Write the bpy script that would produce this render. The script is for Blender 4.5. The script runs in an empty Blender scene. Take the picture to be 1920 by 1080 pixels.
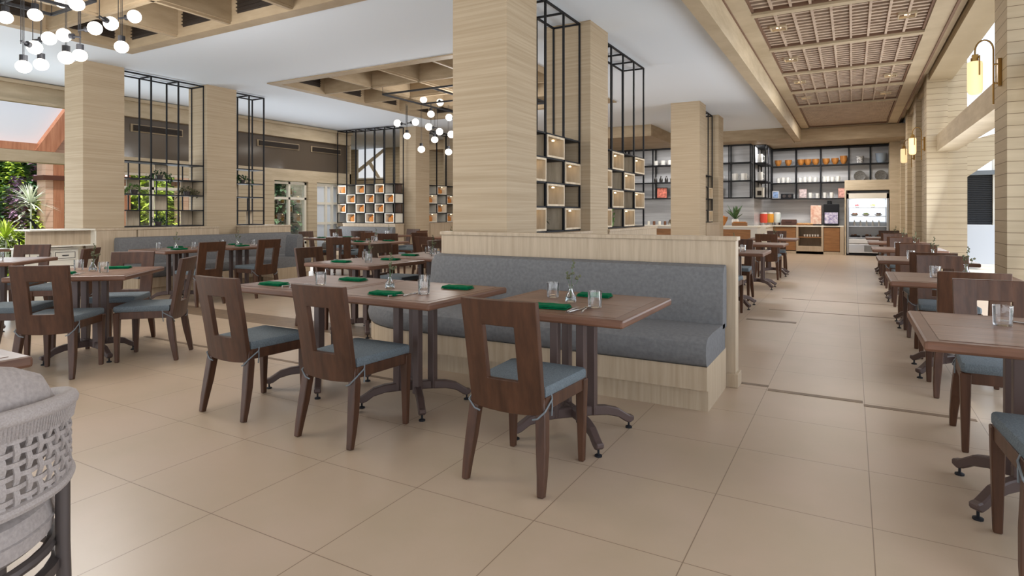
import bpy, bmesh, math, random
from mathutils import Vector, Matrix, Euler
random.seed(7)
C = bpy.context.scene.collection
PI = math.pi
F, CX, HY, YAW, H = 1132., 960., 400., math.radians(29.4), 1.26

def at(px, py, D):
    """a point seen at photo pixel (px,py), D metres in front of the camera"""
    l = (px-CX)/F*D
    return Vector((l*math.cos(YAW)-D*math.sin(YAW), l*math.sin(YAW)+D*math.cos(YAW), H+(HY-py)/F*D))

# ------------------------------------------------------------------ materials
def srgb(c):
    f = lambda v: v/12.92 if v <= .04045 else ((v+.055)/1.055)**2.4
    return tuple(f(v/255.) for v in c)+(1.,)
MC = {}
def nt_new(name):
    m = bpy.data.materials.new(name); m.use_nodes = True
    nt = m.node_tree; b = nt.nodes['Principled BSDF']
    return m, nt, b
def flat(name, col, rough=.6, metal=0, noise=0, nscale=8, bump=0, spec=.5):
    if name in MC: return MC[name]
    m, nt, b = nt_new(name)
    b.inputs['Base Color'].default_value = srgb(col); b.inputs['Roughness'].default_value = rough
    b.inputs['Metallic'].default_value = metal; b.inputs['Specular IOR Level'].default_value = spec
    if noise or bump:
        tc = nt.nodes.new('ShaderNodeTexCoord'); n = nt.nodes.new('ShaderNodeTexNoise')
        n.inputs['Scale'].default_value = nscale; n.inputs['Detail'].default_value = 4
        nt.links.new(tc.outputs['Object'], n.inputs['Vector'])
        if noise:
            r = nt.nodes.new('ShaderNodeValToRGB')
            r.color_ramp.elements[0].position = .3; r.color_ramp.elements[1].position = .7
            r.color_ramp.elements[0].color = srgb([max(0, v*(1-noise)) for v in col])
            r.color_ramp.elements[1].color = srgb([min(255, v*(1+noise)) for v in col])
            nt.links.new(n.outputs['Fac'], r.inputs['Fac']); nt.links.new(r.outputs['Color'], b.inputs['Base Color'])
        if bump:
            bp = nt.nodes.new('ShaderNodeBump'); bp.inputs['Strength'].default_value = bump; bp.inputs['Distance'].default_value = .01
            nt.links.new(n.outputs['Fac'], bp.inputs['Height']); nt.links.new(bp.outputs['Normal'], b.inputs['Normal'])
    MC[name] = m; return m
def grain(name, c1, c2, scale, rough=.5, groove=None, bump=.15, spec=.4):
    """streaky timber or straw paper; scale stretches the noise; groove=(axis, pitch, colour) adds board joints"""
    if name in MC: return MC[name]
    m, nt, b = nt_new(name); N = nt.nodes; L = nt.links
    tc = N.new('ShaderNodeTexCoord'); mp = N.new('ShaderNodeMapping'); mp.inputs['Scale'].default_value = scale
    n = N.new('ShaderNodeTexNoise'); n.inputs['Scale'].default_value = 1; n.inputs['Detail'].default_value = 5; n.inputs['Roughness'].default_value = .6
    L.new(tc.outputs['Object'], mp.inputs['Vector']); L.new(mp.outputs['Vector'], n.inputs['Vector'])
    r = N.new('ShaderNodeValToRGB'); r.color_ramp.elements[0].position = .32; r.color_ramp.elements[1].position = .68
    r.color_ramp.elements[0].color = srgb(c1); r.color_ramp.elements[1].color = srgb(c2)
    L.new(n.outputs['Fac'], r.inputs['Fac']); out = r.outputs['Color']
    hgt = n.outputs['Fac']
    if groove:
        ax, pitch, gc = groove
        sx = N.new('ShaderNodeSeparateXYZ'); L.new(tc.outputs['Object'], sx.inputs[0])
        md = N.new('ShaderNodeMath'); md.operation = 'FRACT'
        dv = N.new('ShaderNodeMath'); dv.operation = 'DIVIDE'; dv.inputs[1].default_value = pitch
        L.new(sx.outputs[ax], dv.inputs[0]); L.new(dv.outputs[0], md.inputs[0])
        lt = N.new('ShaderNodeMath'); lt.operation = 'LESS_THAN'; lt.inputs[1].default_value = .055
        L.new(md.outputs[0], lt.inputs[0])
        mx = N.new('ShaderNodeMixRGB'); L.new(lt.outputs[0], mx.inputs['Fac']); L.new(out, mx.inputs[1]); mx.inputs[2].default_value = srgb(gc)
        out = mx.outputs[0]
    L.new(out, b.inputs['Base Color'])
    b.inputs['Roughness'].default_value = rough; b.inputs['Specular IOR Level'].default_value = spec
    if bump:
        bp = N.new('ShaderNodeBump'); bp.inputs['Strength'].default_value = bump; bp.inputs['Distance'].default_value = .004
        L.new(hgt, bp.inputs['Height']); L.new(bp.outputs['Normal'], b.inputs['Normal'])
    MC[name] = m; return m
def glow(name, col, s):
    if name in MC: return MC[name]
    m, nt, b = nt_new(name)
    b.inputs['Base Color'].default_value = srgb(col); b.inputs['Emission Color'].default_value = srgb(col); b.inputs['Emission Strength'].default_value = s
    MC[name] = m; return m
def glass(name, col=(255, 255, 255), rough=.02, thin=.75):
    if name in MC: return MC[name]
    m, nt, b = nt_new(name); N = nt.nodes; L = nt.links
    tr = N.new('ShaderNodeBsdfTransparent'); tr.inputs[0].default_value = srgb(col)
    gl = N.new('ShaderNodeBsdfGlossy'); gl.inputs['Roughness'].default_value = rough
    fr = N.new('ShaderNodeFresnel'); fr.inputs['IOR'].default_value = 1.45
    ad = N.new('ShaderNodeMath'); ad.operation = 'MULTIPLY_ADD'; ad.inputs[1].default_value = .8; ad.inputs[2].default_value = .03
    mx = N.new('ShaderNodeMixShader')
    L.new(fr.outputs[0], ad.inputs[0]); L.new(ad.outputs[0], mx.inputs[0]); L.new(tr.outputs[0], mx.inputs[1]); L.new(gl.outputs[0], mx.inputs[2])
    L.new(mx.outputs[0], N['Material Output'].inputs[0]); MC[name] = m; return m

M_chair = grain('chair_wood', (56, 32, 17), (80, 50, 32), (26, 26, 2.2), .42)
M_top = grain('table_walnut', (92, 66, 52), (124, 94, 77), (3, 34, 20), .38)
M_topedge = grain('table_edge', (86, 58, 43), (112, 78, 60), (3, 3, 30), .4)
M_base = flat('table_base', (82, 66, 62), .4, .2)
M_seat = flat('seat_fabric', (96, 104, 109), .9, 0, .12, 160, .3, .2)
M_tie = flat('tie_cord', (112, 118, 122), .9, spec=.2)
M_banq = flat('banquette_fabric', (108, 108, 109), .85, 0, .06, 40, .15, .25)
M_straw = grain('column_straw', (168, 150, 125), (186, 169, 145), (.7, .7, 48), .75, None, .15, .2)
M_ply = grain('partition_ash', (170, 152, 128), (190, 172, 149), (34, 34, 1.6), .55)
M_plyd = grain('plinth_ash', (164, 145, 120), (182, 164, 140), (34, 34, 1.6), .55)
M_black = flat('black_steel', (22, 23, 28), .6, 0, spec=.3)
M_white = flat('ceiling_paint', (228, 237, 248), .8, spec=.2)
M_coffer = grain('coffer_oak', (156, 138, 112), (176, 158, 132), (2, 2, 10), .6)
M_board = grain('board_wall', (176, 160, 134), (190, 175, 149), (1.0, 1.0, 12), .65, (2, .108, (118, 102, 80)), .1)
M_beam = grain('beam_paint', (178, 162, 136), (198, 183, 158), (2, 2, 10), .65)
M_dark = flat('dark_slot', (46, 36, 28), .7)
M_grille = grain('grille_wood', (176, 156, 140), (206, 188, 170), (6, 6, 6), .6)
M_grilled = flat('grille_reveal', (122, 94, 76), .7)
M_cyl = glass('clear_glass')
M_green = flat('napkin_green', (4, 92, 58), .95, 0, .1, 60, .2, .1)
M_steel = flat('steel', (205, 205, 205), .22, 1)
M_water = glass('drinking_water', (235, 245, 248), .03, .8)
M_leaf = flat('leaf_green', (112, 146, 78), .6, 0, .3, 12)
M_leafd = flat('leaf_dark', (66, 98, 58), .55, 0, .3, 12)
M_leafy = flat('leaf_lime', (176, 196, 70), .6, 0, .3, 6)
M_leafw = flat('leaf_pale', (214, 220, 196), .6, 0, .15, 9)
M_leafp = flat('leaf_violet', (150, 118, 140), .6, 0, .3, 9)
M_leafr = flat('leaf_red', (176, 82, 64), .6, 0, .3, 9)
M_orange = grain('orange_timber', (166, 106, 76), (198, 138, 104), (18, 18, 1.5), .6)
M_pink = grain('pink_board', (218, 176, 150), (232, 194, 170), (2, 2, 8), .7, (2, .12, (176, 126, 98)))
M_marble = grain('striped_stone', (172, 172, 174), (214, 215, 217), (.5, .5, 9), .3, None, 0)
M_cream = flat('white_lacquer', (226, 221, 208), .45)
M_brass = flat('brass', (150, 118, 66), .3, .9)
M_glow = glow('lamp_globe', (255, 249, 240), 2.2)
M_shade = glow('lamp_shade', (255, 226, 172), .75)
M_spot = glow('spot_warm', (255, 222, 170), 9)
M_rope = grain('rattan_cord', (152, 143, 139), (172, 163, 159), (220, 220, 220), .85, None, .6)
M_cush = flat('cushion_taupe', (158, 149, 145), .95, 0, .06, 90, .3, .15)
M_alu = flat('grey_frame', (84, 76, 74), .45, .4)
M_porc = flat('porcelain', (232, 231, 226), .3)
M_basket = grain('basket_weave', (176, 108, 44), (214, 146, 76), (60, 60, 60), .7)
M_box = grain('display_ply', (196, 178, 150), (222, 206, 182), (20, 20, 3), .6)
M_panel = grain('back_panel', (128, 110, 92), (150, 132, 112), (30, 30, 2), .6)
M_panelb = grain('dark_panel', (84, 64, 52), (104, 80, 64), (26, 26, 2), .55)
M_tbrown = grain('cabinet_walnut', (128, 88, 52), (156, 110, 68), (3, 3, 22), .5)
M_strip = flat('floor_inlay', (112, 92, 72), .5, 0, .1, 10)
M_grass = flat('garden_ground', (96, 108, 66), .95, 0, .3, 3)
M_pave = flat('paving', (190, 182, 168), .85, 0, .08, 5)

def floor_mat():
    m, nt, b = nt_new('floor_tile'); N = nt.nodes; L = nt.links
    tc = N.new('ShaderNodeTexCoord'); mp = N.new('ShaderNodeMapping'); mp.inputs['Location'].default_value = (-.071, -1.588, 0)
    br = N.new('ShaderNodeTexBrick'); br.offset = 0; br.squash = 1
    br.inputs['Scale'].default_value = 1; br.inputs['Brick Width'].default_value = .604; br.inputs['Row Height'].default_value = .6125
    br.inputs['Mortar Size'].default_value = .0022; br.inputs['Mortar Smooth'].default_value = .2
    n = N.new('ShaderNodeTexNoise'); n.inputs['Scale'].default_value = 2.2; n.inputs['Detail'].default_value = 6
    r = N.new('ShaderNodeValToRGB'); r.color_ramp.elements[0].position = .35; r.color_ramp.elements[1].position = .65
    r.color_ramp.elements[0].color = srgb((170, 151, 128)); r.color_ramp.elements[1].color = srgb((177, 156, 135))
    L.new(tc.outputs['Object'], mp.inputs[0]); L.new(mp.outputs[0], br.inputs['Vector']); L.new(tc.outputs['Object'], n.inputs['Vector'])
    L.new(n.outputs['Fac'], r.inputs['Fac']); L.new(r.outputs[0], br.inputs['Color1']); L.new(r.outputs[0], br.inputs['Color2'])
    br.inputs['Mortar'].default_value = srgb((120, 100, 80))
    L.new(br.outputs['Color'], b.inputs['Base Color'])
    b.inputs['Roughness'].default_value = .34; b.inputs['Specular IOR Level'].default_value = .45
    return m
M_floor = floor_mat()

# ------------------------------------------------------------------ mesh builder
class MB:
    def __init__(s): s.v = []; s.f = []
    def add(s, vs, fs):
        o = len(s.v); s.v += [tuple(p) for p in vs]; s.f += [tuple(i+o for i in f) for f in fs]; return s
    def box(s, x0, x1, y0, y1, z0, z1, R=None, o=None):
        vs = [Vector((x, y, z)) for z in (z0, z1) for y in (y0, y1) for x in (x0, x1)]
        if R is not None: vs = [R @ p for p in vs]
        if o is not None: vs = [p+Vector(o) for p in vs]
        return s.add(vs, [(0, 2, 3, 1), (4, 5, 7, 6), (0, 1, 5, 4), (2, 6, 7, 3), (0, 4, 6, 2), (1, 3, 7, 5)])
    def prism(s, pts, z0, z1, axis=2):
        """pts in plane; extruded along axis (2: xy->z, 1: xz->y, 0: yz->x)"""
        n = len(pts)
        def P(a, b, c): return (a, b, c) if axis == 2 else ((a, c, b) if axis == 1 else (c, a, b))
        vs = [P(a, b, z0) for a, b in pts]+[P(a, b, z1) for a, b in pts]
        fs = [tuple(range(n))[::-1], tuple(range(n, 2*n))]+[(i, (i+1) % n, n+(i+1) % n, n+i) for i in range(n)]
        return s.add(vs, fs)
    def loft(s, rings, cap=True):
        n = len(rings[0]); o = len(s.v); s.v += [tuple(p) for r in rings for p in r]
        for k in range(len(rings)-1):
            for i in range(n):
                s.f.append((o+k*n+i, o+k*n+(i+1) % n, o+(k+1)*n+(i+1) % n, o+(k+1)*n+i))
        if cap:
            s.f.append(tuple(o+i for i in range(n))[::-1]); s.f.append(tuple(o+(len(rings)-1)*n+i for i in range(n)))
        return s
    def tube(s, pts, r, n=8, cap=True, sq=False):
        pts = [Vector(p) for p in pts]; rr = r if isinstance(r, (list, tuple)) else [r]*len(pts)
        rings = []; up = None
        for i, p in enumerate(pts):
            d = (pts[min(i+1, len(pts)-1)]-pts[max(i-1, 0)]).normalized()
            if up is None: up = Vector((0, 0, 1)) if abs(d.z) < .9 else Vector((1, 0, 0))
            a = d.cross(up).normalized(); b = a.cross(d).normalized(); up = b
            if sq: rings.append([p+a*rr[i]*u+b*rr[i]*w for u, w in ((1, 1), (-1, 1), (-1, -1), (1, -1))])
            else: rings.append([p+a*math.cos(2*PI*k/n)*rr[i]+b*math.sin(2*PI*k/n)*rr[i] for k in range(n)])
        return s.loft(rings, cap)
    def lathe(s, prof, c=(0, 0, 0), n=20, ax='z'):
        rings = []
        for r, z in prof:
            ring = []
            for k in range(n):
                a, b = r*math.cos(2*PI*k/n), r*math.sin(2*PI*k/n)
                ring.append((c[0]+a, c[1]+b, c[2]+z) if ax == 'z' else ((c[0]+z, c[1]+a, c[2]+b) if ax == 'x' else (c[0]+a, c[1]+z, c[2]+b)))
            rings.append(ring)
        return s.loft(rings)
    def ball(s, c, r, n=14, sz=1):
        return s.lathe([(max(.001, r*math.sin(PI*k/(n//2))), -r*sz*math.cos(PI*k/(n//2))) for k in range(n//2+1)], c, n)
    def build(s, name, mat, parent=None, bevel=0, seg=2, smooth=False, loc=None, rotz=0):
        me = bpy.data.meshes.new(name); me.from_pydata(s.v, [], s.f)
        bm = bmesh.new(); bm.from_mesh(me)
        bmesh.ops.recalc_face_normals(bm, faces=bm.faces)
        if bevel:
            es = [e for e in bm.edges if len(e.link_faces) == 2 and e.calc_face_angle(0) > .5]
            bmesh.ops.bevel(bm, geom=es, offset=bevel, segments=seg, profile=.5, affect='EDGES', clamp_overlap=True)
        bm.to_mesh(me); bm.free()
        me.materials.append(mat)
        if smooth:
            for p in me.polygons: p.use_smooth = True
            try: me.set_sharp_from_angle(angle=math.radians(40))
            except Exception: pass
        o = bpy.data.objects.new(name, me); C.objects.link(o)
        if parent: o.parent = parent
        if loc is not None: o.location = loc
        o.rotation_euler = (0, 0, rotz)
        return o
def tag(o, label, cat, group=None, kind=None):
    if label: o['label'] = label
    if cat: o['category'] = cat
    if group: o['group'] = group
    if kind: o['kind'] = kind
    return o
def thing(name, label, cat, loc=(0, 0, 0), rotz=0, group=None):
    o = bpy.data.objects.new(name, None); C.objects.link(o); o.location = loc; o.rotation_euler = (0, 0, rotz)
    o.empty_display_size = .1
    return tag(o, label, cat, group)
def struct(name, mb, mat, label=None, **k):
    o = mb.build(name, mat, **k); o['kind'] = 'structure'
    if label: o['label'] = label
    return o
KIDS = {}
def snapshot(root):
    """remember a thing with its parts and sub-parts so that it can be copied"""
    tree = []
    for ch in root.children: tree.append((ch, list(ch.children)))
    KIDS[root.name] = tree
def dup(root, loc, rotz=0, label=None, group=None, scale=None):
    if root.name not in KIDS: snapshot(root)
    r = root.copy(); C.objects.link(r); r.location = loc; r.rotation_euler = (0, 0, rotz)
    if label: r['label'] = label
    if group: r['group'] = group
    if scale: r.scale = scale
    for ch, gs in KIDS[root.name]:
        c = ch.copy(); C.objects.link(c); c.parent = r
        for g in gs:
            d = g.copy(); C.objects.link(d); d.parent = c
    return r
class Proto:
    """first placement moves the prototype itself, the rest copy it"""
    def __init__(s, root): s.root = root; s.used = False; bpy.context.view_layer.update(); snapshot(root)
    def place(s, loc, rotz=0, label=None, group=None, scale=None):
        if not s.used:
            s.used = True; r = s.root; r.location = loc; r.rotation_euler = (0, 0, rotz)
            if label: r['label'] = label
            if group: r['group'] = group
            if scale: r.scale = scale
            return r
        r = dup(s.root, loc, rotz, label, group, scale or (1, 1, 1))
        return r

# ------------------------------------------------------------------ shell of the room
CZ = 3.6
struct('floor', MB().box(-12.9, 1.9, -5, 23.5, -.12, 0).box(-17.2, -12.9, 13.0, 17, -.12, 0), M_floor)
# white ceiling with two sunken coffers
h1 = (-9.15, -4.3, -.62, 4.95); h2 = (-9.15, -4.3, 7.28, 12.1)
cb = MB()
X0, X1, Y0, Y1 = -13.0, -1.46, -5, 18.0
def slab(x0, x1, y0, y1): cb.box(x0, x1, y0, y1, CZ, CZ+.06)
slab(X0, h1[0], Y0, Y1); slab(-17.2, X0, 13.0, 17.0); slab(h1[1], X1, Y0, Y1)
slab(h1[0], h1[1], Y0, h1[2]); slab(h1[0], h1[1], h1[3], h2[2]); slab(h1[0], h1[1], h2[3], Y1)
struct('ceiling', cb, M_white)
struct('roof_slab', MB().box(-13.0, 1.9, -5, 23.5, 4.75, 4.85).box(-17.3, -13.0, 12.85, 23.5, 4.75, 4.85), M_white)
def coffer(n, h, xr, yr):
    x0, x1, y0, y1 = h; fw = .17; zt = CZ+.42
    m = MB()
    for a in ((x0, x0+fw, y0, y1), (x1-fw, x1, y0, y1), (x0+fw, x1-fw, y0, y0+fw), (x0+fw, x1-fw, y1-fw, y1)): m.box(*a, CZ-.02, zt)
    m.box(x0+fw, x1-fw, y0+fw, y1-fw, zt, zt+.04)
    for x in xr:
        m.box(x-.045, x+.045, y0+fw, y1-fw, CZ+.02, zt); m.box(x-.025, x+.025, y0+fw, y1-fw, CZ-.01, CZ+.02)
    for y in yr:
        m.box(x0+fw, x1-fw, y-.045, y+.045, CZ+.02, zt); m.box(x0+fw, x1-fw, y-.025, y+.025, CZ-.01, CZ+.02)
    # chamfers filling the corners between ribs and panel
    xs = [x0+fw]+list(xr)+[x1-fw]; ys = [y0+fw]+list(yr)+[y1-fw]
    o = struct('ceiling_coffer_%d' % n, m, M_coffer, bevel=0)
    s = MB(); gs = []
    for i in range(len(ys)-1):
        a, b = ys[i]+.16, ys[i+1]-.16
        s.box(x0+fw, x0+fw+.008, a, b, CZ+.1, CZ+.3)
        for k in range(4): s.box(x0+fw+.004, x0+fw+.03, a, b, CZ+.12+k*.045, CZ+.128+k*.045)
    for i in range(len(xs)-1):
        a, b = xs[i]+.16, xs[i+1]-.16
        s.box(a, b, y1-fw-.008, y1-fw, CZ+.1, CZ+.3)
        for k in range(4): s.box(a, b, y1-fw-.03, y1-fw-.004, CZ+.12+k*.045, CZ+.128+k*.045)
    g = s.build('air_slot', M_dark, o)
    return xs, ys
XR = (-7.8, -6.7, -5.6)
c1x, c1y = coffer(1, h1, XR, (.48, 1.6, 2.72, 3.84))
c2x, c2y = coffer(2, h2, XR, (8.52, 9.63, 10.76))
# kitchen soffit
sf = MB().box(-12.0, -4.6, 15.6, 19.4, 3.30, 3.62).box(-4.6, -1.46, 18.0, 19.4, 3.30, 3.62).box(-2.7, 1.9, 19.4, 21.6, 3.34, 3.7)
struct('ceiling_soffit', sf, M_coffer)
# gallery ceiling on the right
gz = 3.72
g = MB().box(-1.46, -1.30, -5, 21, 3.35, 4.75)
struct('trim_1', g, M_beam)
g = MB().box(-1.30, -1.09, -5, 21, gz, gz+.1).box(.85, 1.08, -2.5, 21, gz, gz+.1).box(-1.09, .85, 20.5, 21, gz, gz+.1)
g.box(-1.3, 1.3, -2.5, 21, gz+.3, gz+.34).box(1.08, 1.22, -2.5, 21, gz+.12, gz+.2)
struct('ceiling_gallery', g, M_beam)
YB = [-1.15, .7, 2.55, 4.4, 6.2, 8.05, 9.9, 11.75, 13.6, 15.45]
g = MB()
for y in YB+[19.5]: g.box(-1.09, .85, y-.06, y+.06, gz-.01, gz+.12)
struct('trim_2', g, M_beam)
g = MB()
for y in YB+[19.5]:
    g.box(-1.085, .845, y-.085, y-.062, gz+.02, gz+.14).box(-1.085, .845, y+.062, y+.085, gz+.02, gz+.14)
g.box(-1.088, -1.06, -2.5, 20.5, gz+.02, gz+.14).box(.82, .848, -2.5, 20.5, gz+.02, gz+.14)
g.box(-1.302, -1.285, -2.5, 21, gz-.02, gz+.0).box(1.06, 1.09, -2.5, 21, gz-.02, gz+.01)
struct('trim_3', g, M_grilled)
for i in range(len(YB)-1):
    ya, yb = YB[i]+.09, YB[i+1]-.09
    m = MB()
    nx = 9; w = 1.88/nx
    for k in range(1, nx):
        x = -1.06+k*w; m.box(x-.014, x+.014, ya, yb, gz+.02, gz+.13)
    ns = 12
    for k in range(ns):
        y = ya+(k+.5)*(yb-ya)/ns
        R = Matrix.Rotation(math.radians(-12), 3, 'X')
        m.box(-1.06, .82, -.016, .016, -.015, .015, R, (0, y, gz+.06))
    t = m.build('ceiling_louvre_panel', M_grille)
    MB().box(-1.06, .82, ya, yb, gz+.13, gz+.14).build('backing', M_grilled, t)  # backing toned dark to put shadow between the slats
    tag(t, 'slatted timber louvre panel in the gallery ceiling, bay %s' % ('nearest the camera', 'second nearest the camera', 'third nearest the camera', 'just before the first full bay in view', 'first full bay in view overhead', 'second full bay in view', 'third full bay in view', 'fourth full bay in view', 'last louvred bay before the plain board')[i], 'ceiling panel', 'louvre panels of the gallery ceiling', 'structure')
m = MB()
for k in range(62): m.box(-1.06+k*.0303, -1.06+k*.0303+.022, 15.54, 19.4, gz+.05, gz+.07)
m.box(-1.06, .82, 15.54, 19.4, gz+.07, gz+.08)
struct('ceiling_slat_board', m, M_grille)
m = MB()
for k in range(1, 9): m.box(-1.06+k*.209-.014, -1.06+k*.209+.014, 19.6, 20.48, gz+.02, gz+.12)
for k in range(7): m.box(-1.06, .82, 19.62+k*.13, 19.64+k*.13, gz+.04, gz+.12)
struct('ceiling_end_grille', m, M_grille)
# recessed square lamps between the louvres
rl = thing('recessed_downlight', 'x', 'ceiling light', (0, 0, gz))
MB().box(-.1, .1, -.1, -.085, 0, .03).box(-.1, .1, .085, .1, 0, .03).box(-.1, -.085, -.085, .085, 0, .03).box(.085, .1, -.085, .085, 0, .03).build('lamp_frame', M_beam, rl)
MB().box(-.03, .03, -.03, .03, .02, .03).build('bulb', M_spot, rl)
P_rl = Proto(rl)
for j, (x, y) in enumerate([(-.86, 6.9), (.6, 7.4), (-.86, 8.8), (.6, 9.0), (-.86, 10.7), (.6, 12.8), (-.86, 12.6), (.6, 14.6), (-.86, 14.4)]):
    side = 'left' if x < 0 else 'right'
    P_rl.place((x, y, gz+.005), 0, 'square recessed downlight along the %s edge of the louvred ceiling, %s' % (side, ('first', 'first', 'second', 'second', 'third', 'third', 'fourth', 'fourth and furthest', 'fifth and furthest')[j]), 'downlights in the louvred ceiling')

# right-hand boarded wall: pillars, header and lintel
PY = [(13.5, 14.0), (15.7, 16.2), (18.0, 18.6), (20.3, 20.9)]
k = 0
for y0, y1 in [(6.98, 7.53)]+PY+[(-1.6, -.9)]:
    m = MB().box(1.225 if y0 < 8 else 1.2, 1.6 if y0 < 8 else 1.52, y0, y1, 0, 4.2)
    if y0 > 7 or y0 < 7.2: m.box(1.52, 1.82, y0+.1, y1+.1, 0, 4.2)
    o = struct('pillar', m, M_board, ['nearest boarded wall pillar carrying a brass sconce', 'boarded wall pillar beyond the wide opening', 'second boarded wall pillar beyond the wide opening', 'third boarded wall pillar beyond the wide opening', 'boarded wall pillar beside the fridge', 'boarded pillar behind the camera'][k]); k += 1
struct('wall_right', MB().box(1.24, 1.6, -5, 21.6, 3.72, 4.75).box(1.3, 1.62, 14.0, 20.4, 0, 3.9), M_board)
struct('trim_4', MB().box(1.355, 1.66, 7.53, 13.5, 2.4, 2.7).box(1.40, 1.70, -2.5, 6.95, 2.4, 2.7), M_beam)
# outside on the right
struct('wall_terrace', MB().box(2.2, 9.0, 20.0, 20.15, -.3, .95), flat('white_panel', (205, 212, 222), .4))
t = thing('garden_pavilion', 'white framed pavilion with dark louvred shutters seen through right opening', 'building', (0, 0, 0))
m = MB()
m.box(2.72, 3.3, 20.6, 20.65, .95, 2.3)
for q in range(26): m.box(2.72, 3.3, 20.56, 20.6, 1.0+q*.05, 1.02+q*.05)
m.build('shutter', flat('shutter_dark', (42, 44, 48), .6), t)
MB().box(2.55, 2.72, 20.5, 20.7, .9, 2.75).box(3.3, 3.4, 20.5, 20.7, .9, 2.9).build('frame', M_cream, t)
MB().box(2.5, 3.5, 20.4, 20.7, 2.3, 2.42).build('fascia', flat('roof_grey', (118, 124, 128), .7), t)
t2 = thing('porch_roof', 'brown boarded porch roof beyond the right opening', 'roof', (0, 0, 0))
MB().prism([(1.9, 1.75), (3.4, 2.95), (3.4, 3.25), (1.9, 2.83)], 17.6, 17.7, 1).build('gable_board', M_board, t2)
MB().box(1.9, 3.4, 17.7, 19.5, 2.8, 2.85).build('soffit', M_coffer, t2)
# kitchen walls
struct('wall_back', MB().box(-2.55, 1.3, 21.45, 21.6, 0, 3.7), M_marble)
struct('wall_kitchen', MB().box(-9.0, -2.55, 19.25, 19.4, 0, 3.4).box(-2.7, -2.55, 19.4, 21.6, 0, 3.4), M_marble)
struct('wall_behind', MB().box(-12.9, 1.6, -5.15, -5, 2.7, 4.75), M_ply)  # unseen header, added and cut to limit sky light from behind
struct('wall_far_left', MB().box(-17.2, -17.05, 13.0, 16.75, 0, 3.7).box(-17.05, -12.9, 12.85, 13.0, 0, 3.7), M_board)
wn = struct('window_4', MB().box(-15.85, -15.8, 16.54, 16.6, 2.55, 3.6).box(-14.6, -14.55, 16.54, 16.6, 2.55, 3.6).box(-15.85, -14.55, 16.54, 16.6, 2.5, 2.55), M_cream)
MB().box(-15.8, -14.6, 16.57, 16.59, 2.55, 3.6).build('pane', glow('bright_sky_pane', (222, 226, 232), .7), wn)
MB().prism([(-15.8, 2.75), (-14.6, 3.45), (-14.6, 3.58), (-15.8, 2.9)], 16.54, 16.57, 1).prism([(-15.3, 3.05), (-14.9, 2.55), (-14.75, 2.55), (-15.2, 3.15)], 16.53, 16.56, 1).build('stair_beam', M_beam, wn)
struct('wall_rear_left', MB().box(-17.2, -9.0, 16.6, 16.75, 0, 3.7).box(-9.15, -9.0, 16.6, 19.4, 0, 3.7), M_board)
# pillars of the two rows
for k, (x, w, lab) in enumerate(((-2.76, .6, 'right'), (-10.2, .55, 'left'))):
    for j, y in enumerate((4.8, 6.83, 12.84, 14.87)):
        if k == 1 and j == 3: pass
        struct('pillar', MB().box(x-w, x, y, y+.6, 0, CZ), M_straw, '%s straw-papered square pillar of the %s row' % (('nearest', 'second', 'third', 'last')[j], lab))
# left outer wall X=-12.7
Wl = MB().box(-12.9, -12.7, -5, 13, 3.22, CZ+.02)
struct('trim_5', Wl, M_beam)
struct('trim_6', MB().box(-12.68, -12.62, -2.5, 13, 3.52, 3.58).box(-12.7, -12.63, -2.5, 6.5, 3.2, 3.25), M_beam)
struct('trim_7', MB().box(-12.95, -12.65, -2.5, 6.3, 2.17, 2.37).box(-12.9, -12.7, 6.3, 13, 2.1, 2.4), M_beam)
struct('wall_left', MB().box(-12.9, -12.7, 8.9, 10.33, 0, 2.1).box(-12.9, -12.7, 11.42, 11.72, 0, 2.1).box(-12.9, -12.7, 12.95, 13.0, 0, 3.25).box(-12.9, -12.7, 6.2, 6.4, 0, 3.3), M_board)
struct('window_1', MB().box(-12.86, -12.82, 6.4, 12.95, 2.4, 3.22), flat('smoked_glass', (92, 82, 72), .12, 0))
for j, (a, b) in enumerate(((6.9, 8.0), (9.9, 11.2), (11.6, 12.7))):
    t = thing('air_grille', '%s dark linear air grille high on the left wall' % ('nearest', 'middle', 'furthest')[j], 'vent', (-12.81, a, 2.95), 0, 'air grilles on the left wall')
    MB().box(0, .012, 0, b-a, -.02, .14).build('grille_frame', M_coffer, t)
    m = MB()
    for q in range(4): m.box(.03, .05, .04, b-a-.04, .0+q*.03, .018+q*.03)
    m.box(.03, .035, .04, b-a-.04, 0, .12); m.build('louvre', M_dark, t)
# garden door and white door in the left wall
wf = MB()
for a in (10.33, 10.83, 11.36): wf.box(-12.86, -12.78, a, a+.06, 0, 2.08)
for z in (0.0, .45, 1.62, 2.02): wf.box(-12.86, -12.78, 10.33, 11.42, z, z+.06)
d = struct('window_2', wf, M_cream)
MB().box(-12.83, -12.82, 10.36, 11.4, .05, 2.05).build('pane', M_cyl, d)
wf = MB().box(-12.86, -12.78, 11.72, 12.95, 2.0, 2.08)
for a in (11.72, 12.08, 12.31, 12.55, 12.89): wf.box(-12.86, -12.76, a, a+.06, 0, 2.04)
for z in (0, .95, 1.5): wf.box(-12.86, -12.78, 11.72, 12.95, z, z+.07)
d = struct('door_1', wf, M_cream)
MB().box(-12.84, -12.82, 11.74, 12.93, .02, 2.02).build('pane', flat('frosted_glass', (214, 222, 232), .3), d)
wf = MB()
for a in (6.4, 7.3, 8.2, 8.84): wf.box(-12.86, -12.78, a, a+.06, 0, 2.1)
for z in (0, 1.75, 2.04): wf.box(-12.86, -12.78, 6.4, 8.9, z, z+.06)
d = struct('window_3', wf, M_cream)
MB().box(-12.83, -12.82, 6.43, 8.88, .05, 2.05).build('pane', M_cyl, d)
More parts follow.
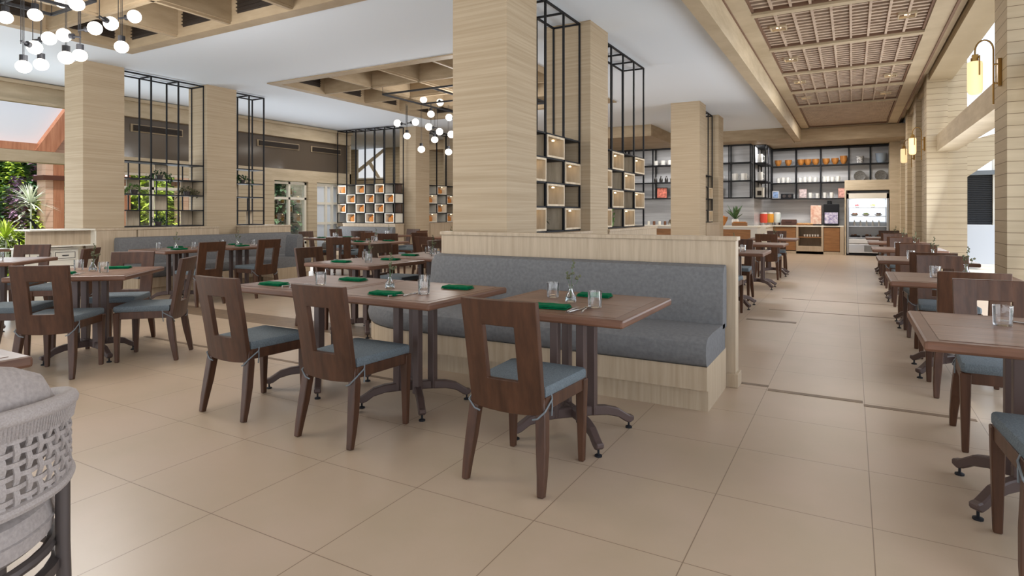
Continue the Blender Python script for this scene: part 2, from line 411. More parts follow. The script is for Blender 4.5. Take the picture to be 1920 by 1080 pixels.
# floor inlays
st = MB().box(-12, -3.95, 4.6, 5.02, 0, .002).box(-.72, -.53, 4.72, 4.77, 0, .002).box(-.525, .062, 4.63, 4.685, 0, .002).box(.066, .66, 4.56, 4.61, 0, .002)
st.box(-1.1, -.56, 7.6, 7.7, 0, .002).box(-.95, .9, 8.55, 8.58, 0, .002).box(-.9, .6, 9.75, 9.78, 0, .002).box(-6.3, -3.0, 3.52, 3.56, 0, .002)
struct('trim_8', st, M_strip)

# ------------------------------------------------------------------ low walls
def low_wall(name, lab, x0, x1, y0, y1, zt, base=True):
    t = thing(name, lab, 'partition', ((x0+x1)/2, (y0+y1)/2, 0)); a, b = (x1-x0)/2, (y1-y0)/2
    MB().box(-a, a, -b, b, 0, zt-.03).build('panel', M_ply, t)
    MB().box(-a-.012, a+.012, -b-.012, b+.012, zt-.03, zt).build('cap_rail', M_ply, t, .004)
    if base: MB().box(-a-.02, a+.02, -b-.02, b+.02, 0, .1).build('skirting', M_plyd, t, .004)
low_wall('partition', 'ash veneered low wall behind the long grey banquette', -3.35, -.735, 4.60, 4.72, 1.09)
low_wall('partition', 'ash low wall carrying the lattice screens of the right row', -3.34, -2.74, 5.42, 6.82, 1.05, False)
low_wall('partition', 'ash low wall running on to the free end of the right row screens', -3.34, -2.74, 7.44, 9.6, 1.05, False)
low_wall('partition', 'ash low wall under the two furthest pillars of the right row', -3.34, -2.74, 13.45, 14.86, 1.05, False)
low_wall('partition', 'ash low wall under the plant lattice of the left row', -10.8, -9.85, 5.42, 6.82, 1.03, False)
low_wall('partition', 'ash low wall end beside the nearest left pillar', -10.17, -9.85, 4.82, 5.40, 1.03, False)
low_wall('partition', 'ash low wall under the short lattice of the left row', -10.8, -9.85, 7.44, 8.4, 1.03, False)
low_wall('partition', 'ash low wall under the basket lattice at the far left', -12.62, -10.53, 12.4, 12.75, .985, False)
low_wall('partition', 'ash low wall between the two furthest pillars of the left row', -10.75, -10.15, 13.45, 14.86, 1.0, False)

# ------------------------------------------------------------------ banquettes
def rounded_path(pts, r, n=8):
    out = [Vector(pts[0])]
    for i in range(1, len(pts)-1):
        p0, p1, p2 = Vector(pts[i-1]), Vector(pts[i]), Vector(pts[i+1])
        a = (p0-p1).normalized(); b = (p2-p1).normalized()
        s, e = p1+a*r, p1+b*r
        for k in range(n+1):
            t = k/n; out.append(s*(1-t)**2+p1*2*t*(1-t)+e*t*t)
    out.append(Vector(pts[-1])); return out
def offset_strip(path, prof):
    """sweep a profile of (offset to the left of travel, z) along a flat path"""
    rings = []
    for i, p in enumerate(path):
        d = (path[min(i+1, len(path)-1)]-path[max(i-1, 0)]).normalized(); nrm = Vector((-d.y, d.x))
        rings.append([(p.x+nrm.x*o, p.y+nrm.y*o, z) for o, z in prof])
    return rings
def banquette(lab, path, r, depth=.74, top=.89, z0=.29):
    """path follows the back line; seat lies to the LEFT of travel"""
    t = thing('banquette', lab, 'bench')
    pp = [Vector(p) for p in rounded_path([(a, b) for a, b in path], r, 10)]
    dp = depth
    seat = [(.06, z0), (dp-.03, z0), (dp-.005, z0+.02), (dp+.01, z0+.09), (dp-.005, .44), (dp-.05, .47), (dp-.2, .478), (.06, .47)]
    MB().loft(offset_strip(pp, seat)).build('seat', M_banq, t, smooth=True)
    back = [(0, .44), (.14, .44), (.15, .5), (.13, top-.08), (.10, top-.02), (.05, top), (.015, top-.01), (0, top-.05)]
    MB().loft(offset_strip(pp, back)).build('backrest', M_banq, t, smooth=True)
    base = [(.02, .0), (dp-.06, .0), (dp-.06, .13), (dp-.02, .14), (dp-.02, z0), (.02, z0)]
    MB().loft(offset_strip(pp, base)).build('plinth', M_plyd, t)
    # channel seams
    L = 0; nxt = .3; s1 = MB(); acc = 0
    for i in range(len(pp)-1):
        a, b = pp[i], pp[i+1]; seg = (b-a).length; d = (b-a).normalized(); n = Vector((-d.y, d.x))
        while nxt < acc+seg:
            q = a+d*(nxt-acc)
            u = q+n*.147; w = q+n*.1
            s1.tube([(u.x, u.y, .5), (q.x+n.x*.127, q.y+n.y*.127, top-.09), (w.x, w.y, top-.022)], .0022, 4)
            nxt += .148
        acc += seg
    s1.build('seam', flat('seam_thread', (92, 94, 96), .9), t)
    return t
# travel towards -X then +Y keeps the seat on the left (south then west side)
bq = banquette('long grey upholstered banquette wrapping the end of the middle low wall', [(-.795, 4.585), (-3.36, 4.585), (-3.36, 9.2)], .16, .70)
banquette('grey upholstered banquette along the left low wall with rounded return', [(-9.82, 8.3), (-9.82, 6.6), (-9.82, 5.05)], .05, .66)
banquette('grey rounded end bench returning from the left banquette', [(-8.82, 7.8), (-8.96, 7.8), (-9.12, 7.8)], .02, .68, .88)
banquette('pale grey banquette under the basket lattice', [(-10.5, 12.37), (-12.5, 12.37)], .05, .66, .9)

# ------------------------------------------------------------------ lattice screens
PB = {}
def screen(lab, org, axis, n, bay, z0, z1, rows, cells, d=.35, plants=()):
    """org: front corner at start; axis 'y' runs +Y with front face to +X; axis 'x' runs +X with front face to -Y"""
    rot = 0 if axis == 'x' else PI/2
    # local frame: u along +x, front at v=0, back at v=+d (y).  axis y: rotate 90deg -> u->+Y, v->-X
    t = thing('lattice_screen', lab, 'screen', org, rot)
    h = .25 if False else 0
    w = .011
    for i in range(n+1):
        for v in (0, d):
            MB().box(i*bay-w, i*bay+w, v-w, v+w, z0, z1).build('post', M_black, t)
    for v in (0, d): MB().box(-w, n*bay+w, v-w, v+w, z1-2*w, z1).build('top_rail', M_black, t)
    for i in range(n+1): MB().box(i*bay-w, i*bay+w, w, d-w, z1-2*w, z1).build('cross_rail', M_black, t)
    ch = (rows[-1]-rows[0])/(len(rows)-1) if len(rows) > 1 else .26
    for z in rows: MB().box(-w, n*bay+w, -w, d+w, z-.009, z+.009).build('shelf', M_black, t)
    for c, r, kind in cells:
        u0, u1 = c*bay+.012, (c+1)*bay-.012; a, b = rows[r]+.01, rows[r+1]-.01
        if kind in ('lit', 'basket'):
            m = MB(); fw = .022; mbx = M_box if kind == 'lit' else M_cream  # basket boxes coloured white to stand in for their bright lighting
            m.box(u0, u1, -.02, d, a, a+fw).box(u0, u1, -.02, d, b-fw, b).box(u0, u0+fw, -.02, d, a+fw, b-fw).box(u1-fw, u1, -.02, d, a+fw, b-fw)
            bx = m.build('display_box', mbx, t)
            if kind == 'lit':
                MB().box(u0+fw, u1-fw, d-.02, d, a+fw, b-fw).build('back_board', M_box, bx)
            MB().lathe([(.001, 0), (.016, 0), (.012, .014), (.001, .014)], ((u1-.1), .08, b-fw-.014), 10).build('spotlight', M_spot, bx)
            if kind == 'basket': BASK.append((t, ((u0+u1)/2, d/2, a+fw)))
        elif kind == 'panel': MB().box(u0, u1, d-.03, d-.01, a-.005, b+.005).build('panel', M_panel, t)
        elif kind == 'dark': MB().box(u0+.04, u1-.04, d-.03, d-.01, a-.005, b+.005).build('panel', M_panelb, t)
        elif kind == 'half': MB().box(u0+bay*.5, u1, d-.02, d-.01, a, b).build('panel', M_box, t)
        elif kind == 'div': MB().box((u0+u1)/2-.008+.05, (u0+u1)/2+.008+.05, d-.02, d, a, b).build('divider', M_black, t)
    return t
BASK = []
R4 = [1.06, 1.33, 1.595, 1.865, 2.13]
screen('black lattice screen with lit boxes between the two nearest pillars', (-2.9, 5.41, 0), 'y', 3, .473, 1.05, 3.58, R4,
       [(1, 3, 'lit'), (0, 2, 'lit'), (2, 2, 'lit'), (1, 1, 'lit'), (0, 0, 'lit'), (2, 0, 'lit'), (0, 3, 'panel'), (2, 3, 'panel'), (1, 2, 'panel'), (0, 1, 'panel'), (2, 1, 'panel'), (1, 0, 'panel')])
screen('black lattice screen with lit boxes beyond the second right-row pillar', (-2.9, 7.44, 0), 'y', 4, .495, 1.05, 3.58, R4,
       [(1, 3, 'lit'), (3, 3, 'lit'), (0, 2, 'lit'), (2, 2, 'lit'), (1, 1, 'lit'), (3, 1, 'lit'), (0, 0, 'lit'), (2, 0, 'lit'), (0, 3, 'panel'), (2, 3, 'panel'), (1, 2, 'panel'), (2, 1, 'panel'), (0, 1, 'panel'), (1, 0, 'panel')])
screen('narrow black lattice screen between the two furthest right-row pillars', (-2.9, 13.46, 0), 'y', 3, .46, 1.05, 3.58, R4,
       [(0, 3, 'lit'), (2, 2, 'lit'), (1, 2, 'panel'), (0, 1, 'lit'), (1, 3, 'panel'), (2, 0, 'lit'), (1, 0, 'panel'), (2, 1, 'panel')])
RL = [1.04, 1.31, 1.575, 1.84, 2.12]
scL = screen('black lattice screen with hanging plants in front of the garden', (-10.3, 5.41, 0), 'y', 3, .473, 1.03, 3.58, RL,
       [(0, 0, 'half'), (1, 0, 'div'), (2, 0, 'half'), (0, 1, 'div'), (1, 1, 'half'), (2, 1, 'div'), (0, 2, 'half'), (1, 2, 'div'), (2, 2, 'half'), (0, 3, 'div'), (1, 3, 'half'), (2, 3, 'div')])
scL2 = screen('short black lattice screen with plants beyond the second left pillar', (-10.3, 7.44, 0), 'y', 2, .34, 1.03, 3.58, RL, [(1, 0, 'half'), (0, 2, 'half'), (1, 1, 'div')])
RB = [1.0, 1.27, 1.53, 1.79, 2.05]
cb = []
for r in range(4):
    for c in range(7):
        cb.append((c, r, 'basket' if (c+r) % 2 == (1 if True else 0) and False else ('basket' if (c+r+1) % 2 == 0 else 'dark')))
screen('far black lattice screen with checkered boxes of woven baskets', (-12.62, 12.4, 0), 'x', 6, .345, 1.0, 3.58, RB, [c for c in cb if c[0] < 6])
screen('black lattice screen with basket boxes behind the third left pillar', (-10.3, 13.46, 0), 'y', 3, .46, 1.0, 3.58, RB, [(0, 0, 'basket'), (1, 1, 'basket'), (0, 2, 'basket'), (1, 3, 'basket'), (2, 2, 'basket'), (1, 0, 'dark'), (1, 2, 'dark'), (2, 0, 'basket'), (2, 1, 'dark')])
bk = thing('woven_basket', 'x', 'basket')
MB().lathe([(.001, 0), (.12, 0), (.14, .04), (.13, .1), (.075, .13), (.06, .15), (.05, .15), (.001, .12)], (0, 0, 0), 16).build('body', M_basket, bk, smooth=True)
MB().tube([(-.075, 0, .13), (-.06, 0, .165), (.06, 0, .165), (.075, 0, .13)], .006, 6).build('handle', M_basket, bk)
P_bk = Proto(bk)
bpy.context.view_layer.update()
rown = ['bottom', 'second', 'third', 'top']
for i, (t, p) in enumerate(BASK):
    w = t.matrix_world @ Vector(p)
    far = 'checkered' in t['label']
    z = w.z; r = min(range(4), key=lambda q: abs(RB[q]-z))
    if far:
        c = int((w.x+12.62)/.345); lab = 'woven basket in the %s row, %s column of the far lattice' % (rown[r], ('leftmost', 'second', 'third', 'fourth', 'fifth', 'rightmost')[c])
    else:
        c = int((w.y-13.46)/.46); lab = 'woven basket, %s row, %s column of the lattice beyond the third left pillar' % (rown[r], ('near', 'middle', 'far')[c])
    P_bk.place(w, 0, lab, 'woven baskets in the lattice boxes', (1.12, 1.12, 1.15))

# ------------------------------------------------------------------ dining chair
def make_chair():
    t = thing('dining_chair', 'x', 'chair')
    # back panel: grid with an opening, leaning and gently curved
    def bp(u, z, th):  # u in -1..1
        f = max(0, (z-.338)/(.87-.338)); w = .19+.008*f
        y = -.163-.09*f**1.1-.014*(1-u*u)
        return (u*w, y-th, z)
    us = [-1, -.82, -.6, -.36, -.12, .12, .36, .6, .82, 1]
    us = [-1, -.7, -.42, -.14, .14, .42, .7, 1]
    zs = [.338, .40, .495, .58, .66, .75, .81, .87]
    m = MB(); nu, nz = len(us), len(zs)
    hole = lambda i, j: 2 <= i < 5 and 2 <= j < 5
    def zt(i, j):
        z = zs[j]
        if j == 0: z += .012*(abs(us[i])**2)
        return z
    V = {}
    for k, th in enumerate((0, .032)):
        for j in range(nz):
            for i in range(nu):
                V[(i, j, k)] = len(m.v); m.v.append(bp(us[i], zt(i, j), th))
    q = lambda a, b, c, d: m.f.append((V[a], V[b], V[c], V[d]))
    for j in range(nz-1):
        for i in range(nu-1):
            if hole(i, j): continue
            q((i, j, 0), (i+1, j, 0), (i+1, j+1, 0), (i, j+1, 0)); q((i, j, 1), (i, j+1, 1), (i+1, j+1, 1), (i+1, j, 1))
            for (a, b, di, dj) in (((i, j), (i+1, j), 0, -1), ((i, j+1), (i+1, j+1), 0, 1), ((i, j), (i, j+1), -1, 0), ((i+1, j), (i+1, j+1), 1, 0)):
                ni, nj = i+di, j+dj
                if ni < 0 or nj < 0 or ni >= nu-1 or nj >= nz-1 or hole(ni, nj):
                    q((a[0], a[1], 0), (b[0], b[1], 0), (b[0], b[1], 1), (a[0], a[1], 1))
    m.build('backrest', M_chair, t, .003, 1)
    for s in (-1, 1):
        # rear sabre leg
        path = [(s*.172, -.168, .42), (s*.178, -.176, .34), (s*.189, -.196, .2), (s*.197, -.216, .09), (s*.2, -.232, 0)]
        MB().tube(path, [.019, .025, .024, .02, .016], sq=True).build('leg', M_chair, t, .004, 1)
        r = lambda z, a: [(s*.2-a if s > 0 else s*.2+a-2*a, .228-a, z), (s*.2+a, .228-a, z), (s*.2+a, .228+a, z), (s*.2-a, .228+a, z)]
        MB().loft([r(0, .015), r(.2, .02), r(.42, .025)]).build('leg', M_chair, t, .004, 1)
    m = MB().box(-.2, .2, .215, .245, .365, .425).box(-.17, .17, -.18, -.155, .37, .42)
    m.box(.0, .40, -.0135, .0135, .365, .425, Matrix.Rotation(math.radians(87), 3, 'Z'), (.183, -.17, 0))
    m.box(.0, .40, -.0135, .0135, .365, .425, Matrix.Rotation(math.radians(93), 3, 'Z'), (-.183, -.17, 0))
    m.build('seat_frame', M_chair, t, .003, 1)
    # cushion
    rings = []
    def outline(sc, z):
        pts = []
        for (x, y) in ((.192, -.172), (.21, .1), (.218, .238), (.205, .254), (0, .258), (-.205, .254), (-.218, .238), (-.21, .1), (-.192, -.172), (0, -.18)):
            pts.append((x*sc, (y-.02)*sc+.02, z))
        return pts
    for sc, z in ((.985, .424), (1.0, .429), (1.004, .447), (1.0, .463), (.98, .471), (.93, .474), (.6, .478), (.2, .479)): rings.append(outline(sc, z))
    sc_ = MB().loft(rings).build('seat_cushion', M_seat, t, smooth=True)
    for s in (-1, 1):
        MB().tube([(s*.19, -.11, .435), (s*.205, -.13, .41), (s*.203, -.2, .37), (s*.168, -.205, .335), (s*.14, -.2, .325)], .0045, 5).tube([(s*.195, -.12, .43), (s*.203, -.125, .38), (s*.203, -.13, .335)], .004, 5).build('tie', M_tie, sc_)
    return t
P_chair = Proto(make_chair())
def chair(x, y, deg, label, group=None):
    return P_chair.place((x, y, 0), math.radians(deg), label, group)

# ------------------------------------------------------------------ dining table
def make_table():
    t = thing('dining_table', 'x', 'table')
    a = .445
    MB().box(-a, a, -a, a, .708, .75).build('tabletop', M_topedge, t, .012, 2)
    b = a-.055
    MB().box(-b, b, -b, -.002, .7495, .7515).box(-b, b, .002, b, .7495, .7515).build('inlay', M_top, t)
    for x in (-.08, .08):
        for y in (-.08, .08): MB().box(x-.024, x+.024, y-.024, y+.024, .1, .7).build('post', M_base, t, .003, 1)
    MB().box(-.2, .2, -.2, .2, .694, .708).build('mounting_plate', M_base, t)
    for sx in (-1, 1):
        for sy in (-1, 1):
            d = Vector((sx, sy, 0)).normalized()
            pts = [(0, .125), (.1, .125), (.2, .118), (.27, .1), (.315, .07), (.345, .055), (.372, .06)]
            hs = [.028, .028, .026, .026, .026, .022, .012]; m = MB(); rings = []
            side = Vector((-d.y, d.x, 0))
            for (u, z), hh in zip(pts, hs):
                c = d*u+Vector((0, 0, z)); wv = .022
                rings.append([c+side*wv+Vector((0, 0, hh)), c-side*wv+Vector((0, 0, hh)), c-side*wv-Vector((0, 0, hh)), c+side*wv-Vector((0, 0, hh))])
            f = m.loft(rings).build('foot', M_base, t, .006, 1)
            c = d*.345
            MB().lathe([(.001, 0), (.02, 0), (.02, .008), (.006, .014), (.006, .04), (.001, .04)], (c.x, c.y, 0), 10).build('leveller', M_black, f)
    return t
P_table = Proto(make_table())
def table(x, y, deg, label, group=None):
    return P_table.place((x, y, 0), math.radians(deg), label, group)

# ------------------------------------------------------------------ tableware
def make_tumbler():
    t = thing('tumbler', 'x', 'glass')
    MB().lathe([(.001, 0), (.033, 0), (.036, .004), (.0385, .09), (.0365, .09), (.034, .012), (.001, .01)], n=20).build('body', M_cyl, t, smooth=True)
    return t
def make_vase():
    t = thing('bud_vase', 'x', 'vase')
    MB().lathe([(.001, 0), (.03, 0), (.033, .006), (.031, .03), (.014, .062), (.011, .085), (.018, .1), (.016, .1), (.009, .085), (.012, .06), (.028, .03), (.001, .008)], n=18).build('body', M_cyl, t, smooth=True)
    MB().lathe([(.001, .008), (.028, .01), (.027, .032), (.001, .033)], n=16).build('water', M_water, t)
    m = MB(); l = MB(); rr = random.Random(3)
    for k, (dx, dy, hh) in enumerate(((.01, .0, .24), (-.012, .012, .17), (.03, -.01, .15))):
        p = [(0, 0, .02), (dx*.4, dy*.4, .1), (dx*1.0, dy, hh*.7), (dx*1.6, dy*1.4, hh)]
        m.tube(p, .0014, 5)
        for q in range(7):
            u = .45+q*.08; c = Vector(p[1]).lerp(Vector(p[3]), min(1, u)); s = .011
            l.ball((c.x+rr.uniform(-.012, .012), c.y+rr.uniform(-.012, .012), c.z+rr.uniform(-.01, .01)), s*rr.uniform(.4, .8), 6)
    st = m.build('stem', M_leafd, t); l.build('sprig', flat('dry_sprig', (92, 92, 66), .8), st)
    return t
def make_napkin():
    t = thing('folded_napkin', 'x', 'napkin')
    m = MB(); n = 8
    for k in range(3):
        vs = []; z = .003+k*.0055
        for j in range(n+1):
            for i in range(n+1):
                x = (i/n-.5)*(.20-.006*k); y = (j/n-.5)*(.105-.008*k)
                vs.append((x, y, z+.0012*math.sin(x*60+k)+.001*math.cos(y*50+2*k)))
        top = [(x, y, z_+.0045) for x, y, z_ in vs]; fs = []
        for j in range(n):
            for i in range(n):
                a = j*(n+1)+i; fs.append((a, a+1, a+n+2, a+n+1)); b = a+(n+1)**2; fs.append((b, b+n+1, b+n+2, b+1))
        N = (n+1)**2
        ed = [i for i in range(n+1)]+[(j+1)*(n+1)+n for j in range(n)]+[n*(n+1)+n-1-i for i in range(n)]+[(n-1-j)*(n+1) for j in range(n-1)]
        for a, b in zip(ed, ed[1:]+ed[:1]): fs.append((a, b, b+N, a+N))
        m.add(vs+top, fs)
    m.build('cloth', M_green, t, smooth=True)
    return t
def make_fork():
    t = thing('fork', 'x', 'fork'); m = MB()
    m.tube([(0, -.09, .004), (0, -.02, .006), (0, .03, .004)], [.0055, .003, .004], 6).box(-.011, .011, .03, .05, .003, .0055)
    for k in range(4): m.box(-.011+k*.0065, -.0085+k*.0065, .05, .09, .003, .005)
    m.build('body', M_steel, t); return t
def make_knife():
    t = thing('knife', 'x', 'knife'); m = MB()
    m.tube([(0, -.1, .005), (0, 0, .005)], [.006, .0045], 6).prism([(-.004, 0), (.008, .005), (.008, .09), (-.002, .105)], .003, .0055)
    m.build('body', M_steel, t); return t
def make_spoon():
    t = thing('spoon', 'x', 'spoon'); m = MB()
    m.tube([(0, -.09, .004), (0, -.02, .007), (0, .04, .005)], [.005, .0028, .004], 6)
    m.lathe([(.001, 0), (.012, .001), (.018, .006), (.019, .007), (.001, .008)], (0, .062, .002), 12)
    m.build('body', M_steel, t); return t
P_tum, P_vase, P_nap, P_fork, P_knife, P_spoon = [Proto(f()) for f in (make_tumbler, make_vase, make_napkin, make_fork, make_knife, make_spoon)]
TZ = .752
def setting(cx, cy, deg, tname, items):
    """items: (kind, dx, dy, deg, words)"""
    a = math.radians(deg)
    for kind, dx, dy, r, words in items:
        x = cx+dx*math.cos(a)-dy*math.sin(a); y = cy+dx*math.sin(a)+dy*math.cos(a)
        P, nm, gr = {'t': (P_tum, 'clear glass tumbler', 'water tumblers on the tables'), 'v': (P_vase, 'clear bud vase with a dry sprig', 'bud vases on the tables'), 'n': (P_nap, 'folded green napkin', 'folded green napkins'),
                 'f': (P_fork, 'steel fork', 'forks on the tables'), 'k': (P_knife, 'steel knife', 'knives on the tables'), 's': (P_spoon, 'steel spoon', 'spoons on the tables')}[kind]
        P.place((x, y, TZ), a+math.radians(r), '%s %son %s' % (nm, words+' ' if words else '', tname), gr)
FULL = [('v', .0, .04, 0, ''), ('t', .16, -.14, 0, 'at the near setting'), ('t', -.17, .17, 30, 'at the far setting'), ('n', -.1, -.26, 6, 'at the near setting'), ('n', .12, .27, 5, 'at the far setting'), ('f', .06, -.26, 4, 'at the near setting'), ('k', .09, -.26, -4, 'at the near setting'), ('s', .13, -.24, 10, 'at the near setting')]
SMALL = [('v', .0, .04, 0, ''), ('t', .16, -.14, 0, 'at the near side'), ('t', -.17, .17, 30, 'at the far side'), ('n', -.12, -.24, 6, 'at the near side'), ('n', .12, .25, 5, 'at the far side')]

# --- front row at the long banquette
G_T = 'square walnut pedestal tables'
table(-1.39, 3.19, 0, 'square walnut table nearest the banquette corner, behind the front centre chair', G_T)
table(-2.52, 3.17, 0, 'walnut table joined on its left to another, before the banquette', G_T)
table(-3.41, 3.17, 0, 'leftmost walnut table of the joined pair before the banquette', G_T)
chair(-1.40, 2.625, 0, 'front centre wooden chair with its back to the camera, nearest the banquette corner', 'dining chairs with cut-out backs')
chair(-2.53, 2.61, 0, 'middle of the three front chairs, tucked to the joined tables', 'dining chairs with cut-out backs')
chair(-3.40, 2.61, 0, 'left of the three front chairs, at the end of the joined tables', 'dining chairs with cut-out backs')
FT = list(FULL)
setting(-1.39, 3.19, 0, 'the table behind the front centre chair', [('v', -.02, .0, 40, ''), ('t', .18, -.13, 0, 'at the near setting'), ('t', -.19, .12, 30, 'at the far setting'), ('n', .0-.02, -.26, 6, 'at the near setting'), ('n', .02, .27, 5, 'at the far setting'), ('f', .11, -.27, 4, 'at the near setting'), ('k', .14, -.27, -4, 'at the near setting'), ('s', .17, -.24, 10, 'at the near setting')])
setting(-2.52, 3.17, 0, 'the right of the joined pair of tables', [('v', -.22, .0, 0, ''), ('t', .17, -.13, 0, 'at the near setting'), ('t', .0, .1, 30, 'in the middle'), ('n', -.02, -.27, 6, 'at the near setting'), ('n', .2, .2, 5, 'at the far setting'), ('s', .12, -.2, 10, 'at the near setting'), ('k', .09, -.24, -20, 'at the near setting')])
setting(-3.41, 3.17, 0, 'the left of the joined pair of tables', [('t', .12, -.1, 0, 'at the near setting'), ('n', -.16, -.27, 4, 'at the near setting'), ('n', .12, .22, 5, 'at the far setting'), ('k', .0, -.22, -10, 'at the near setting'), ('f', .05, -.22, 0, 'at the near setting')])
# --- left front group (rotated table with four chairs)
table(-5.82, 2.80, 41, 'walnut table set cornerwise with four chairs at the left front', G_T)
chair(-5.46, 2.40, 40, 'chair at left front showing its back and square cut-out, before the cornerwise table', 'chairs around the cornerwise table')
chair(-5.36, 3.10, 131, 'chair seen side-on at the right of the cornerwise table', 'chairs around the cornerwise table')
chair(-6.20, 3.26, 221, 'chair facing the camera behind the cornerwise table', 'chairs around the cornerwise table')
chair(-6.34, 2.42, -49, 'chair partly cut off by the left picture edge, left of the cornerwise table', 'chairs around the cornerwise table')
setting(-5.82, 2.80, 41, 'the cornerwise table at left front', SMALL+[('k', .02, -.24, 0, 'beside the near napkin')])
table(-8.2, 2.95, 41, 'walnut table at the far left picture edge behind the cornerwise one', G_T)
chair(-7.66, 3.42, 131, 'chair with its seat toward the far left table, in front of the white cabinet', 'chairs around the far left table')
chair(-7.72, 2.42, 40, 'chair nearest us at the far left table', 'chairs around the far left table')
chair(-8.72, 3.42, 221, 'chair behind the far left table, below the garden', 'chairs around the far left table')
setting(-8.2, 2.95, 41, 'the table at the far left picture edge', SMALL[:4])
table(-11.0, 3.6, 0, 'bright table by the garden opening at the far left', G_T)
chair(-10.45, 3.0, 30, 'chair by the garden opening, nearest the white cabinet', 'chairs by the garden opening')
chair(-11.7, 3.6, -90, 'chair by the garden opening with its back to the plants', 'chairs by the garden opening')
setting(-11.0, 3.6, 0, 'the bright table by the garden opening', SMALL[:3])
table(-3.0, .60, 0, 'table corner beside the woven armchair at the left picture edge', G_T)
# --- left banquette tables
table(-8.45, 5.2, 0, 'walnut table at the left banquette, nearer one', G_T)
table(-8.45, 6.2, 0, 'walnut table at the left banquette, further one', G_T)
chair(-7.87, 5.17, 90, 'chair with cut-out back at the nearer left banquette table', 'chairs at the left banquette')
chair(-7.9, 6.12, 90, 'chair with cut-out back at the further left banquette table', 'chairs at the left banquette')
setting(-8.45, 5.2, 90, 'the nearer left banquette table', SMALL)
setting(-8.45, 6.2, 90, 'the further left banquette table', SMALL)
# --- middle tables along the side run of the long banquette
table(-4.5, 4.83, 0, 'walnut table at the side run of the long banquette, nearer one', G_T)
table(-4.5, 5.95, 0, 'walnut table at the side run of the long banquette, further one', G_T)
table(-4.5, 7.2, 0, 'third walnut table at the side run of the long banquette', G_T)
chair(-5.18, 4.9, -90, 'chair left of the nearer side-run table, back to the left', 'chairs at the side run of the long banquette')
chair(-5.06, 5.98, -90, 'chair left of the further side-run table, its solid top showing', 'chairs at the side run of the long banquette')
chair(-5.0, 7.1, -90, 'chair at the third side-run table', 'chairs at the side run of the long banquette')
setting(-4.5, 4.83, 0, 'the nearer side-run table', SMALL)
setting(-4.5, 5.95, 0, 'the further side-run table', SMALL[:4])
setting(-4.5, 7.2, 0, 'the third side-run table', SMALL[:3])
# --- far middle
table(-9.45, 9.2, 0, 'walnut table before the garden door', G_T)
table(-7.5, 8.25, 0, 'walnut table behind the rounded end bench', G_T)
table(-9.5, 10.9, 0, 'walnut table nearest the basket lattice', G_T)
table(-7.5, 10.6, 0, 'walnut table left of the third left pillar', G_T)
table(-6.2, 8.9, 0, 'walnut table under the second chandelier', G_T)
for a in ((-7.5, 7.42, 40, 'chair with slanted cut-out back beside the rounded bench end'), (-8.8, 9.2, 90, 'chair at the table before the garden door, back to the right'),
          (-10.05, 9.2, -90, 'chair at the table before the garden door, back to the windows'), (-9.45, 9.85, 180, 'chair on the far side of the table before the garden door'),
          (-8.75, 10.9, 90, 'chair right of the table nearest the basket lattice'), (-9.5, 10.2, 0, 'chair on the near side of the table nearest the basket lattice'), (-9.5, 11.6, 180, 'chair on the far side of the table nearest the basket lattice'),
          (-7.95, 9.25, 25, 'chair with see-through cut-out left of the third left pillar'), (-7.6, 9.95, 0, 'chair just left of the third left pillar base'),
          (-5.6, 8.9, 90, 'chair beside the table under the second chandelier'), (-6.2, 8.3, 0, 'near chair of the table under the second chandelier'),
          (-10.9, 10.9, -90, 'chair close to the white door')):
    chair(*a, 'chairs in the far middle of the room')
setting(-9.45, 9.2, 0, 'the table before the garden door', SMALL)
setting(-7.5, 8.25, 0, 'the table behind the rounded end bench', SMALL)
setting(-9.5, 10.9, 0, 'the table nearest the basket lattice', SMALL[:3])
setting(-7.5, 10.6, 0, 'the table left of the third left pillar', SMALL[:3])
setting(-6.2, 8.9, 0, 'the table under the second chandelier', SMALL[:3])
# --- aisle, left side, beyond the middle low wall
table(-1.42, 8.62, 0, 'walnut table just past the end of the middle low wall', G_T)
table(-1.4, 13.4, 0, 'walnut table nearest the buffet', G_T)
table(-1.4, 11.0, 0, 'middle walnut table on the left of the aisle', G_T)
for a in ((-1.42, 7.85, 0, 'chair half hidden by the end of the middle low wall'), (-1.5, 9.45, 180, 'chair facing us past the end of the middle low wall'),
          (-1.42, 12.6, 0, 'chair with its back to us nearest the buffet'), (-1.45, 14.2, 180, 'chair facing us in front of the buffet')):
    chair(*a, 'chairs on the left of the aisle')
setting(-1.42, 8.62, 0, 'the table past the low wall end', SMALL[:3])
setting(-1.4, 13.4, 0, 'the table nearest the buffet', SMALL[:3])
# --- right row
RY = [3.35, 5.8, 8.1, 10.4, 12.7, 15.0]
nmR = ['nearest', 'second', 'third', 'fourth', 'fifth', 'last']
for i, y in enumerate(RY):
    tn = 'the %s table of the right-hand row' % nmR[i]
    table(.695, y, 0, '%s walnut table of the right-hand row by the boarded wall' % nmR[i], G_T)
    chair(.70, y-.56, 0, 'chair with its back to us at %s' % tn, 'chairs of the right-hand row')
    chair(.72, y+(.83 if i == 0 else .72), 180, 'chair facing us behind %s' % tn, 'chairs of the right-hand row')
    S = [('t', -.12, .02, 0, ''), ('n', .22, .1, 0, ''), ('v', .1, .2, 0, ''), ('k', .02, .1, 50, '')]
    if i < 1: S.append(('f', -.02, .12, 45, ''))
    if i == 0: S = [('t', -.1, .13, 0, ''), ('n', .17, .2, 0, ''), ('k', .02, .2, 50, ''), ('f', -.02, .22, 45, '')]
    setting(.695, y, 0, tn, S)

